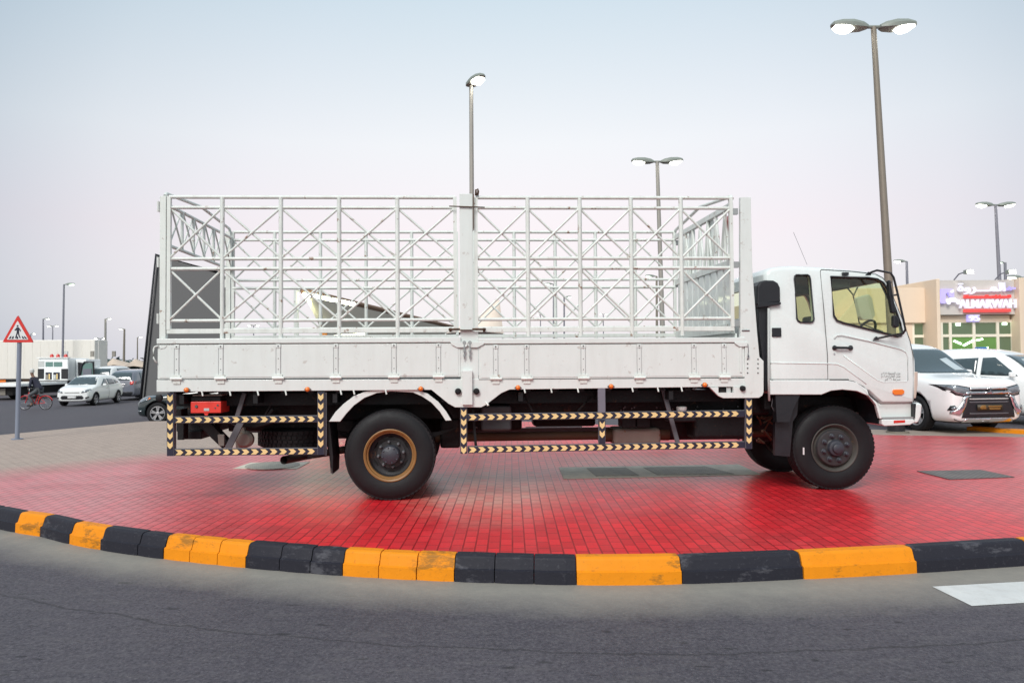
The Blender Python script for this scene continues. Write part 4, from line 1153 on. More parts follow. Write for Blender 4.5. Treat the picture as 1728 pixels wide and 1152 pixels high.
# spare wheel lying flat under the tail
cs = p(490, 741, .75); mb = MB()
mb.lathe([(-.11, .28), (-.13, .34), (-.12, .45), (-.10, .48), (.10, .48), (.12, .45), (.13, .34), (.11, .28)], (cs.x, 1.18, cs.z), 'z', 48)
sw = mb.build('spare_tyre', MT['rubber'], TR, smooth='auto')
mb = MB()
for k in range(48):
    t = 2 * pi * k / 48
    for zz_ in (-.075, -.025, .025, .075):
        t2 = t + (.03 if zz_ in (-.025, .075) else 0); q = Vector((cs.x + cos(t2) * .482, 1.18 + sin(t2) * .482, cs.z + zz_)); e = Vector((cos(t2), sin(t2), 0)); f = Vector((-sin(t2), cos(t2), 0))
        mb.hexa([q + e * a + f * b + Vector((0, 0, cc)) for cc in (-.02, .02) for a, b in ((-.02, -.022), (.012, -.022), (.012, .022), (-.02, .022))])
mb.build('tread_blocks', MT['rubber'], sw)
mb = MB(); mb.box(X(385, .9), X(548, .9), .9, 1.5, p(480, 727, .9).z, p(480, 706, .9).z); mb.box(X(300, .9), X(372, .9), .85, 1.5, p(330, 728, .9).z, p(330, 704, .9).z); mb.build('spare_carrier', MT['chass'], TR, bevel=.02)
# exhaust
mb = MB(); mb.tube([p(640, 748, 1.2), p(560, 762, .95), p(520, 768, .62), p(479, 776, .06)], .047, 16, cap=False); mb.tube([p(520, 768, .62), p(479, 776, .058)], .041, 16, cap=False)
mb.build('exhaust_pipe', mat('exhaust_steel', (.07, .06, .055), .55, metal=.5, var=.4, rust=.5), TR, smooth='auto', recalc=False)
mb = MB(); bar(mb, 540, 766, 500, 776, .5, .03); mb.build('exhaust_bracket', MT['chass'], TR)
# mudflap and rear mudguards
mb = MB(); mb.tube([p(553, 712, .12), p(551, 740, .13), p(557, 768, .12), p(559, 798, .10)], [.012, .012, .010, .006], 6)
q = [p(553, 712, .08), p(556, 712, .08), p(562, 770, .08), p(561, 800, .08), p(557, 770, .08), p(551, 740, .08)]
mb.prism(q, (0, .45, 0)); mb.build('mudflap', MT['rubber'], TR)
def arc_guard(d, s):
    outer = [(555, 711), (566, 695), (580, 681), (597, 668), (618, 660), (660, 655.5), (700, 656), (722, 664), (740, 678), (753, 694), (762, 709)]
    inner = [(752, 709.5), (742, 694), (728, 679), (712, 668.5), (697, 662), (660, 660), (636, 663), (615, 671), (597, 684), (584, 698), (574, 711)]
    mb = MB(); mb.prism([Vector((p(u, v, .03).x, d, p(u, v, .03).z)) for u, v in outer + inner], (0, s * .02, 0)); r_ = mb.build('mudguard', MT['white'], TR, bevel=.004)
    mb = MB()
    for i in range(len(outer) - 1):
        a, b = p(*outer[i], .03), p(*outer[i + 1], .03)
        mb.hexa([(a.x, d + s * .02, a.z - .012), (b.x, d + s * .02, b.z - .012), (b.x, d + s * .55, b.z - .012), (a.x, d + s * .55, a.z - .012), (a.x, d + s * .02, a.z - .002), (b.x, d + s * .02, b.z - .002), (b.x, d + s * .55, b.z - .002), (a.x, d + s * .55, a.z - .002)])
    mb.build('mudguard_skin', MT['chass'], r_)
arc_guard(.03, 1); arc_guard(WD - .03, -1)
# red toolbox
mb = MB(); mb.pbox(321.5, 677, 373, 697, .10, .40); tbx = mb.build('toolbox', MT['redbox'], TR, bevel=.008)
mb = MB(); mb.pbox(322.5, 669, 372, 676.5, .12, .38); mb.build('toolbox_lid', MT['chass'], tbx, bevel=.006)
mb = MB(); mb.lathe([(-.012, .0001), (-.012, .016), (0, .018)], p(331.5, 685.5, .1), 'y', 14); mb.lathe([(-.006, .0001), (-.006, .008), (0, .009)], p(363, 688, .1), 'y', 8); mb.lathe([(-.006, .0001), (-.006, .011), (0, .012)], p(367.5, 683.5, .1), 'y', 8); mb.build('lock', MT['seam'], tbx)
mb = MB(); mb.pbox(344, 688.5, 353, 693, .095, .0995); mb.build('small_plate', MT['greyl'], tbx)
mb = MB(); mb.pprism([(344, 697), (351.5, 697), (350, 700.5), (346, 700.5)], .10, .11); mb.build('catch', MT['redbox'], tbx)
mb = MB(); mb.pbox(325, 665.5, 374, 668, .12, .3); mb.build('hanger_angle', MT['rustpl'], TR)
mb = MB(); mb.box(X(700, 1.7), X(880, 1.7), 1.68, 2.15, .62, 1.0); mb.box(X(900, 1.7), X(1005, 1.7), 1.72, 2.1, .66, 1.0); mb.build('fuel_tank', MT['chass'], TR, bevel=.04)
mb = MB(); mb.box(X(1125), X(1300), .9, 1.6, .55, 1.05); mb.box(X(1190), X(1292), .45, .8, .60, .92); mb.build('engine_block', MT['chass'], TR, bevel=.05)
# right-hand units: air tank, propshaft, fuel box, gearbox
mb = MB(); mb.pbox(812, 684, 863, 727, .38, .75); mb.build('battery_box', mat('battery_box_plastic', (.05, .055, .062), .5, bump=.1), TR, bevel=.03, seg=3)
mb = MB(); mb.tube([p(735, 738, .95), p(1020, 734, .95)], .055, 14); mb.tube([p(1010, 734, .95), p(1036, 734, .95)], .085, 14); mb.tube([p(1108, 732, .95), p(1300, 730, .95)], .05, 14); mb.tube([p(1108, 732, .95), p(1128, 732, .95)], .08, 14)
mb.build('drive_shaft', MT['rustm'], TR, smooth='auto')
mb = MB(); mb.pbox(1036, 722, 1116, 752, .80, 1.2); tk = mb.build('silencer', MT['rustpl'], TR, bevel=.05, seg=3)
mb = MB(); mb.pbox(1050, 706, 1073, 721, .70, .95); mb.pbox(1075, 706, 1097, 721, .70, .95); mb.build('mounting_block', MT['chass'], TR, bevel=.008)
mb = MB(); mb.pbox(1170, 700, 1262, 728, .70, 1.5); mb.lathe([(.0, .10), (.22, .17), (.6, .17), (.9, .24)], p(1182, 716, 1.1), 'x', 20, True); mb.pbox(1262, 664, 1300, 700, .5, 1.3); mb.build('gearbox', MT['chass'], TR, bevel=.03)
mb = MB(); mb.lathe([(-.05, .055), (.0, .055), (.002, .062), (.035, .062), (.04, .05), (.04, .0001)], p(1150, 691, .35), 'z', 20); mb.build('reservoir_cap', MT['white'], TR, smooth='auto')
mb = MB(); mb.pbox(1128, 694, 1176, 712, .30, .5); mb.build('fluid_reservoir', MT['chass'], TR, bevel=.02)
mb = MB()
for a in (((887, 720.5), (982, 719.5)), ((799, 721), (806, 721)), ((296, 690), (330, 700)), ((360, 699), (398, 718)), ((350, 702), (362, 716)), ((1176, 714), (1248, 742)), ((480, 663), (540, 667)), ((540, 667), (545, 662))): ptube(mb, a, .006, .5, 5)
for k in range(24):
    u, v = random.uniform(1040, 1250), random.uniform(685, 702)
    mb.lathe([(-.01, .0001), (-.01, .01), (0, .012)], p(u, v, .68), 'y', 6)
mb.build('hoses', MT['steel'], TR)
mb = MB()
for i in range(7):
    u0, v0 = random.uniform(1255, 1300), random.uniform(700, 745)
    mb.tube([p(u0, v0, .55), p(u0 + random.uniform(-14, 14), v0 + random.uniform(-10, 10), .6), p(u0 + random.uniform(-10, 20), v0 + random.uniform(-4, 16), .7)], random.uniform(.008, .025), 6)
mb.build('steering_linkage', MT['rustm'], TR, smooth='auto')
mb = MB(); mb.pprism([(1310, 666), (1348, 666), (1345, 700), (1338, 711), (1333, 770), (1308, 768), (1308, 712)], .25, .31); mb.build('front_mudflap', MT['black'], TR)
mb = MB(); mb.tube([p(1304, 672, .2), p(1302, 685, .2), p(1306, 693, .2), p(1310, 685, .2), p(1309, 672, .2)], .005, 5); mb.build('air_line', MT['steel'], TR)

# --- striped side guards
def chev(mb, a, b, w, d, per=.1035, off=0.0, dirn=1):
    a, b = Vector(a), Vector(b); L = (b - a).length; t = (b - a) / L; nn_ = Vector((-t.z, 0, t.x)) * w / 2 * .92
    n = int(L / per); 
    for k in range(n + 1):
        s0 = k * per + off
        if s0 + per * .86 > L + .02 or s0 < 0: continue
        o = a + t * s0; th = Vector((0, -.003, 0)); e = per * .30; wd = per * .54
        A_ = [o - nn_, o + t * wd - nn_, o + t * (wd + e), o + t * e]
        B_ = [o + t * e, o + t * (wd + e), o + t * wd + nn_, o + nn_]
        for q in (A_, B_): mb.prism([v + Vector((0, -.0005, 0)) for v in q], th)
def guard(name, bars, members, lbl=None):
    root = None
    for i, (u0, v0, u1, v1, w) in enumerate(bars):
        a, b = p(u0, v0, .0), p(u1, v1, .0); t = (b - a).normalized(); nn_ = Vector((-t.z, 0, t.x)) * w / 2
        hx = abs(t.x) > .5; off = 0 if hx else -.004
        mb = MB(); mb.prism([v + Vector((0, off, 0)) for v in (a + nn_, b + nn_, b - nn_, a - nn_)], (0, .045, 0))
        if root is None:
            o = mb.build(name, MT['steel'], TR, bevel=.004); root = o
        else: o = mb.build('guard_bar', MT['steel'], root, bevel=.004)
        mb = MB(); tt = nn_ * .86; mb.prism([v + Vector((0, off - .0005, 0)) for v in (a + tt, b + tt, b - tt, a - tt)], (0, -.002, 0)); mb.build('black_tape', MT['tapeb'], root)
        mb = MB(); chev(mb, a + Vector((0, off - .003, 0)) + t * .015, b + Vector((0, off - .003, 0)) - t * .015, w * .80, 0)
        mb.build('cream_arrows', MT['cream'], root)
    return root
w = .078
guard('side_guard', [(287.5, 663, 287.5, 769, w), (294, 708.5, 536, 706.5, w), (294, 763, 536, 761, w), (541.5, 661, 541.5, 767, w)], [])
guard('side_guard', [(782.5, 688, 782.5, 765, w), (789, 704, 1257, 697.5, w), (789, 758.5, 1257, 750, w), (1263.5, 672, 1263.5, 757, w), (1016, 708, 1016, 748, w)], [])
mb = MB(); mb.pbox(1009.5, 655, 1021.5, 697, .0, .04); mb.build('guard_hanger', mat('grey_guard_steel', (.17, .165, .20), .5), TR, bevel=.004)
mb = MB(); mb.pbox(548, 662, 551, 768, .03, .06); mb.pbox(293, 663, 296, 768, .03, .06); mb.build('guard_hanger', MT['steel'], TR)
for u0, u1 in ((290, 540), (785, 1262)):     # far side guards
    mb = MB()
    for v in (706, 760): mb.box(X(u0), X(u1), WD - .05, WD - .01, p(u0, v + 5).z, p(u0, v - 5).z)
    for u in (u0, u1): mb.box(X(u) - .03, X(u) + .03, WD - .045, WD - .015, p(u, 766).z, p(u, 662).z)
    mb.build('side_guard', MT['steel'], TR)

# ------------------------------------------------------------------ cab
DC, DF = .12, 2.21
def c(u, v, d=DC): return p(u, v, d)
prof = [(1299, 664), (1299, 640), (1296.5, 600), (1296.5, 520), (1293, 462), (1297, 455), (1306, 450), (1322, 447.5), (1345, 446.5), (1390, 449), (1430, 452.5), (1467, 456), (1488, 460), (1498, 466), (1507, 484), (1516, 508), (1526, 536), (1537, 566),
        (1544, 590), (1547.5, 610), (1548.5, 640), (1546, 676), (1543, 681), (1488, 681), (1479, 673), (1466, 661), (1446, 654), (1421, 652), (1401, 654), (1386, 664)]
pp = [c(u, v) for u, v in prof]
def inset(pts, k, keep=lambda q: False):
    out = []; n = len(pts); cx = sum(q.x for q in pts) / n
    area = sum(pts[i].x * pts[(i + 1) % n].z - pts[(i + 1) % n].x * pts[i].z for i in range(n))
    sg_ = 1 if area > 0 else -1
    for i in range(n):
        a, b, d_ = pts[i - 1], pts[i], pts[(i + 1) % n]
        e1 = (b - a); e2 = (d_ - b); e1.y = e2.y = 0; e1.normalize(); e2.normalize()
        n1 = Vector((-e1.z, 0, e1.x)) * sg_; n2 = Vector((-e2.z, 0, e2.x)) * sg_
        m_ = (n1 + n2); l = m_.length
        m_ = m_ / l if l > 1e-6 else n1
        out.append(b + m_ * (k / max(.5, n1.dot(m_))))
    return out
zbelt = c(1450, 565).z; ztop = c(1450, 450).z
def tumble(q, d):
    k = max(0, (q.z - zbelt) / (ztop - zbelt)) ** 1.3 * .06
    return Vector((q.x, d + (k if d < 1.1 else -k), q.z))
def shell(stations, pts, name):
    bm = bmesh.new(); rings = []
    for d, k in stations:
        rings.append([bm.verts.new(tumble(q, d)) for q in inset(pts, k)])
    n = len(pts)
    for i in range(len(rings) - 1):
        for j in range(n): bm.faces.new([rings[i][j], rings[i][(j + 1) % n], rings[i + 1][(j + 1) % n], rings[i + 1][j]])
    bm.faces.new(rings[0]); bm.faces.new(list(reversed(rings[-1])))
    bmesh.ops.recalc_face_normals(bm, faces=bm.faces)
    me = bpy.data.meshes.new(name); bm.to_mesh(me); bm.free(); return addobj(name, me, MT['cabw'], TR)
NC = 16
# front of the cab bows forward a little at the middle (rounded nose in plan)
cab = shell([(DC, .055), (DC + .008, .028), (DC + .03, .010), (DC + .07, .0), (DF - .07, .0), (DF - .03, .010), (DF - .008, .028), (DF, .055)], pp, 'cab_body')
ipts = [c(u, v) for u, v in [(1303, 622), (1303, 470), (1312, 456), (1345, 453), (1430, 459), (1480, 465), (1496, 475), (1512, 512), (1532, 566), (1539, 600), (1540, 622)]]
icut = shell([(DC + .045, 0), (DF - .045, 0)], ipts, 'c')
icut.data.materials.clear(); icut.data.materials.append(MT['dash'])
def wcut(uv, d0, d1):
    mb = MB(); mb.prism([c(u, v) + Vector((0, d0 - DC, 0)) for u, v in uv], (0, d1 - d0, 0)); o = mb.build('c', MT['cabw'], TR); return o
DW = [(1405.5, 466), (1470, 468), (1484, 470), (1494, 476), (1501, 488), (1511, 517), (1520, 546), (1523, 560), (1521, 566), (1514, 567.5), (1490, 561), (1460, 553.5), (1425, 545), (1413, 540.5), (1408, 532)]
QW = [(1347, 463), (1366, 463), (1369, 465), (1370.5, 470), (1374, 538), (1372.5, 542), (1369, 543.5), (1351, 543.5), (1347, 541), (1345.5, 537), (1343.5, 470), (1344.5, 465)]
xf = c(1560, 500).x; xb = c(1480, 500).x
wsb, wst = c(1530, 572).z, c(1500, 474).z
mb = MB(); y0, y1 = DC + .10, DF - .10
mb.hexa([(xb, y0, wsb), (xf, y0, wsb), (xf, y1, wsb), (xb, y1, wsb), (xb, y0 + .05, wst), (xf, y0 + .05, wst), (xf, y1 - .05, wst), (xb, y1 - .05, wst)])
wsc = mb.build('c', MT['cabw'], TR)
mb = MB(); mb.box(c(1280, 500).x, c(1308, 500).x, .75, 1.6, c(1300, 530).z, c(1300, 480).z); rwc = mb.build('c', MT['cabw'], TR)
bpy.context.view_layer.update()
cut(cab, [icut, wcut(DW, 0, 2.5), wcut(QW, 0, 2.5), wsc, rwc])
for f in cab.data.polygons: f.use_smooth = True
try: cab.data.set_sharp_from_angle(angle=radians(32))
except Exception: pass
# glass
def pane(uv, d, name, k=0):
    mb = MB(); mb.prism([tumble(c(u, v) + Vector((0, 0, 0)), d) for u, v in uv], (0, .005, 0)); return mb.build(name, MT['tglass'], TR)
for d in (DC + .018, DF - .023):
    pane(DW, d, 'side_window'); pane(QW, d, 'quarter_window')
mb = MB(); a0, a1 = c(1534, 572), c(1499.5, 472)
mb.prism([(a0.x - .02, y0 - .01, wsb - .01), (a0.x - .02, y1 + .01, wsb - .01), (a1.x - .02, y1 - .04, wst + .01), (a1.x - .02, y0 + .04, wst + .01)], (-.006, 0, 0)); mb.build('windscreen', MT['tglass'], TR)
# rubber seals
def loop(uv, r, d, m, name, parent=TR, closed=True, n=6):
    pts = [tumble(c(u, v), d) for u, v in uv]
    if closed: pts = pts + [pts[0], pts[1]]
    return MB().tube(pts, r, n).build(name, m, parent, smooth=True)
loop(DW, .012, DC - .001, MT['black'], 'window_seal'); loop(QW, .011, DC - .001, MT['black'], 'window_seal')
# door outline, pressed lines
door = [(1481, 461), (1440, 456.5), (1390, 453.5), (1388, 457), (1391.5, 520), (1396.5, 600), (1397, 640), (1425, 640.5), (1440, 643), (1457, 652), (1466, 661), (1467, 668), (1478, 677), (1486, 681), (1541, 680), (1541, 600), (1536, 575), (1526, 545), (1514, 512), (1504, 484), (1494, 468), (1481, 461)]
loop(door, .0042, DC + .001, MT['seam'], 'door_seam', closed=False, n=5)
loop([(1299, 640), (1397, 640)], .004, DC, MT['seam'], 'sill_seam', closed=False, n=5)
loop([(1400, 640.5), (1432, 640.5)], .010, DC + .002, MT['seam'], 'arch_gap', closed=False, n=5)
for pts in ([(1408, 571), (1412, 566), (1420, 565), (1470, 576), (1520, 589), (1529, 594), (1532, 602), (1532, 640), (1529, 644), (1490, 644.5), (1480, 641), (1424, 600)],
            [(1300, 612), (1340, 612.5), (1396, 613.5), (1412, 614), (1424, 619), (1462, 648)]):
    loop(pts, .006, DC + .0015, MT['cabw'], 'pressed_line', closed=False, n=8)
mb = MB()
mb.prism([tumble(c(u, v), DC) + Vector((0, -.006, 0)) for u, v in [(1299, 641.5), (1430, 641.5), (1445, 645), (1463, 657), (1466, 667), (1480, 679), (1486, 694), (1488, 706), (1484, 706), (1478, 683), (1466, 668), (1446, 659.5), (1421, 657), (1402, 659), (1386, 665.5), (1299, 665.5)]], (0, .05, 0))
mb.build('wheel_arch_trim', MT['cabw'], TR, bevel=.006)
# front wheel well lining
mb = MB(); arcp = [(1312, 669), (1335, 668), (1345, 690), (1340, 712)] if False else None
q = [(1385, 664), (1401, 656), (1421, 654), (1446, 656), (1466, 664), (1480, 676), (1486, 700), (1487, 716)]
mb.prism([c(u, v) + Vector((0, .30, 0)) for u, v in [(1310, 664), (1386, 664), (1400, 655), (1421, 653), (1446, 655), (1466, 663), (1480, 676), (1487, 700), (1500, 716), (1500, 640), (1310, 640)]], (0, 1.4, 0))
mb.build('wheel_well', MT['chass'], TR)
mb = MB()
for i in range(len(q) - 1):
    a, b = c(*q[i]), c(*q[i + 1])
    mb.hexa([(a.x, DC + .045, a.z), (b.x, DC + .045, b.z), (b.x, .6, b.z), (a.x, .6, a.z), (a.x, DC + .045, a.z + .01), (b.x, DC + .045, b.z + .01), (b.x, .6, b.z + .01), (a.x, .6, a.z + .01)])
mb.prism([c(u, v) + Vector((0, .02, 0)) for u, v in [(1310, 666), (1352, 666), (1340, 690), (1334, 712), (1330, 712), (1312, 712)]], (0, .10, 0))
mb.build('wheel_well_skin', MT['black'], TR)
# handle
mb = MB(); mb.tube([tumble(c(u, v), DC - e) for u, v, e in ((1408, 586.5, .0), (1410, 586.5, .035), (1434, 587, .035), (1436, 587, 0))], .015, 8)
for u in (1408.5, 1435.5): mb.lathe([(-.02, .0001), (-.018, .016), (-.006, .028), (0, .030)], c(u, 586.7), 'y', 14)
hd = mb.build('door_handle', MT['black'], TR, smooth='auto')
mb = MB(); mb.lathe([(-.006, .0001), (-.006, .009), (0, .010)], c(1408, 596.5), 'y', 10); mb.build('key_lock', MT['chrome'], hd)
mb = MB(); mb.prism([c(u, v) + Vector((0, -.008, 0)) for u, v in [(1303, 553), (1318, 553), (1318.5, 568), (1303, 568)]], (0, .02, 0)); mb.build('fuel_flap', MT['black'], TR, bevel=.004)
# lamps
mb = MB(); mb.prism([c(u, v) + Vector((0, -.018, 0)) for u, v in [(1507, 657), (1522, 656.5), (1525, 659), (1525, 663), (1521, 666), (1509, 666), (1505.5, 663), (1505.5, 659)]], (0, .02, 0)); mb.build('side_indicator', MT['amber'], TR, bevel=.006)
mb = MB(); mb.prism([c(u, v) + Vector((0, .0, 0)) for u, v in [(1543.5, 627), (1549.5, 627), (1549, 650), (1546, 672), (1543, 672)]], (0, .30, 0)); mb.build('corner_lamp', mat('corner_lamp_lens', (.58, .47, .40), .2, coat=.5), TR, bevel=.01)
# step, bumper
mb = MB(); mb.prism([c(u, v) + Vector((0, .05, 0)) for u, v in [(1486, 680), (1542, 680), (1542, 706), (1488, 706)]], (0, 1.9, 0)); mb.build('step_recess', MT['white'], TR, bevel=.006)
mb = MB(); mb.prism([c(u, v) + Vector((0, -.005, 0)) for u, v in [(1488, 704), (1541, 703), (1541, 706), (1488, 707)]], (0, .22, 0)); mb.build('step_tread', MT['galv'], TR)
mb = MB(); mb.prism([c(u, v) + Vector((0, -.012, 0)) for u, v in [(1487, 707.5), (1541, 706.5), (1543, 712), (1535, 716.5), (1492, 718.5), (1487.5, 716)]], (0, 2.1, 0)); bp = mb.build('bumper', MT['cabw'], TR, bevel=.01)
mb = MB(); mb.prism([c(u, v) + Vector((0, -.016, 0)) for u, v in [(1507, 709), (1526, 708), (1526, 712.5), (1507, 713.5)]], (0, .006, 0)); mb.build('red_reflector', MT['redl'], bp)
mb = MB(); mb.prism([c(u, v) + Vector((0, -.008, 0)) for u, v in [(1543.5, 682), (1550, 679), (1556, 682), (1554, 702), (1549, 713), (1543.5, 714)]], (0, 2.1, 0)); mb.build('bumper_face', MT['cabw'], bp, bevel=.02, seg=3)
mb = MB(); mb.prism([c(u, v) + Vector((0, -.011, 0)) for u, v in [(1541.5, 682), (1545, 680.5), (1543, 705), (1541.5, 705)]], (0, .2, 0)); mb.build('bumper_gap', MT['black'], bp)
# snorkel / air intake behind the cab
mb = MB(); dS = .10
mb.prism([p(u, v, dS) for u, v in [(1278, 482), (1283, 475), (1292, 472.5), (1306, 473), (1313, 477), (1317, 485), (1317.5, 510), (1280, 516), (1277, 512)]], (0, .30, 0))
sn = mb.build('air_intake', MT['black'], TR, bevel=.02, seg=3)
mb = MB(); mb.prism([p(u, v, dS) + Vector((0, -.01, 0)) for u, v in [(1279, 512), (1317.5, 509.5), (1317.5, 514), (1280, 519)]], (0, .31, 0)); mb.build('intake_rim', MT['black'], sn, bevel=.005)
mb = MB(); mb.prism([p(u, v, dS + .05) for u, v in [(1281, 516), (1296, 515), (1297, 560), (1298, 660), (1291, 660), (1286, 600), (1281, 560)]], (0, .22, 0)); mb.tube([p(1276, 500, .3), p(1279, 560, .3), p(1289, 640, .3)], .05, 10); mb.build('intake_duct', MT['black'], sn, bevel=.012)
mb = MB(); mb.box(c(1296, 500, .4).x - .02, c(1296, 500, .4).x - .001, .35, 1.9, c(1296, 478).z, c(1296, 458).z); mb.build('rear_grille', MT['press'], TR)
mb = MB(); mb.tube([p(1297, 520, .105), p(1297, 640, .105), p(1298, 676, .105)], .014, 8); mb.build('rear_drain_tube', MT['greyl'], TR, smooth=True)
mb = MB(); mb.pbox(1290, 640, 1299, 690, .3, .4); mb.build('cab_mount', MT['chass'], TR)
# interior
mb = MB(); x0 = c(1540, 600).x - .06
mb.prism([(c(u, v).x, .2, c(u, v).z) for u, v in [(1538, 620), (1538, 577), (1525, 572), (1505, 574), (1497, 590), (1497, 620)]], (0, 1.9, 0)); mb.build('dashboard', MT['dash'], TR, bevel=.02)
for y in (.35, 1.45):
    mb = MB(); mb.prism([(c(u, v).x, y, c(u, v).z) for u, v in [(1404, 620), (1404, 560), (1400, 530), (1408, 528), (1416, 560), (1420, 600), (1460, 602), (1460, 620)]], (0, .5, 0)); mb.build('seat', MT['seat'], TR, bevel=.03)
mb = MB(); ctr = Vector((c(1485, 565).x, .50, c(1485, 565).z)); pts = []
for k in range(25):
    t = 2 * pi * k / 24; pts.append(ctr + Vector((sin(t) * .11, cos(t) * .22, -.0 + sin(t) * .19)))
mb.tube(pts, .016, 6); mb.tube([ctr, ctr + Vector((.12, 0, -.25))], .03, 8); mb.build('steering_wheel', MT['black'], TR, smooth=True)
mb = MB(); mb.box(c(1413, 470).x, c(1445, 470).x, .25, .60, c(1430, 485).z, c(1430, 470).z); mb.box(c(1413, 470).x, c(1470, 470).x, 1.55, 2.05, c(1430, 478).z, c(1430, 465).z); mb.build('sun_visor', mat('visor_cloth', (.04, .045, .06), .8), TR, bevel=.02)
# mirrors on a black hoop
MD = DC - .22
mb = MB(); hoop = [(1466, 461.5, DC - .01), (1471, 459, DC - .05), (1480, 456, DC - .12), (1503, 460.5, MD), (1508, 468, MD), (1514, 492, MD), (1524, 537, MD), (1528, 556, MD), (1524, 562.5, MD + .03), (1508, 565, DC - .10), (1480, 571, DC - .01)]
mb.tube([p(u, v, d) for u, v, d in hoop], .0125, 8)
for u, v in ((1466, 462.5), (1479, 571.5)): mb.prism([p(u - 5, v + 2, DC - .02), p(u + 4, v + 2, DC - .02), p(u + 4, v - 2, DC - .02), p(u, v - 4, DC - .02)], (0, .02, 0))
mb.tube([p(1508, 498, MD + .02), p(1516, 497, MD)], .012, 6)
hp = mb.build('mirror_arm', MT['black'], TR, smooth='auto')
mb = MB(); mb.prism([p(u, v, MD + .04) for u, v in [(1500, 473), (1503, 472), (1508, 500), (1512, 525), (1510, 529), (1506, 527), (1501, 498)]], (0, .06, 0)); mb.build('mirror', MT['black'], hp, bevel=.015, seg=3)
mb = MB(); mb.prism([p(u, v, MD + .04) for u, v in [(1508, 532), (1514, 532), (1518, 540), (1518, 551), (1512, 554), (1508, 549)]], (0, .06, 0)); mb.build('mirror', MT['black'], hp, bevel=.015, seg=3)
FD = DF + .22
mb = MB(); mb.tube([p(u + 4, v, FD) for u, v in [(1420, 480), (1428, 488), (1436, 498)]] , .012, 8); mb.tube([p(1505, 476, DF), p(1450, 478, FD), p(1440, 500, FD), p(1450, 545, FD), p(1490, 560, DF)], .0125, 8)
hp2 = mb.build('mirror_arm', MT['black'], TR, smooth='auto')
mb = MB(); mb.prism([p(u, v, FD) for u, v in [(1440, 503), (1461, 497), (1466, 504), (1471, 532), (1466, 540), (1450, 540), (1446, 534)]], (.03, -.05, 0)); mb.build('mirror', MT['greyl'], hp2, bevel=.01)
mb = MB(); mb.box(c(1424, 462).x, c(1434, 462).x, DC + .02, DC + .06, c(1430, 463.5).z, c(1430, 459).z); mb.build('roof_bracket', MT['black'], TR)
# aerial
mb = MB(); mb.tube([p(1362, 446.5, .7), p(1339, 392, .7)], .0022, 5); mb.build('aerial', MT['steel'], TR)
# door lettering
for i, (s, v, u0, u1) in enumerate(((arab('وزن الحمولة ١١٫٢ م'), 630, 1487, 1519), (arab('وزن الفارغ ٥٫٨ م'), 634.8, 1487, 1519), (arab('سرعة ٦٠ كم'), 640.5, 1493, 1519))):
    o = text(s, .05, MT['galv'], TR, 'door_lettering', width=c(u1, v).x - c(u0, v).x, ext=.001)
    for vt in o.data.vertices: vt.co.y *= 1
    q = c((u0 + u1) / 2, v); o.location = (q.x, DC - .003, q.z)
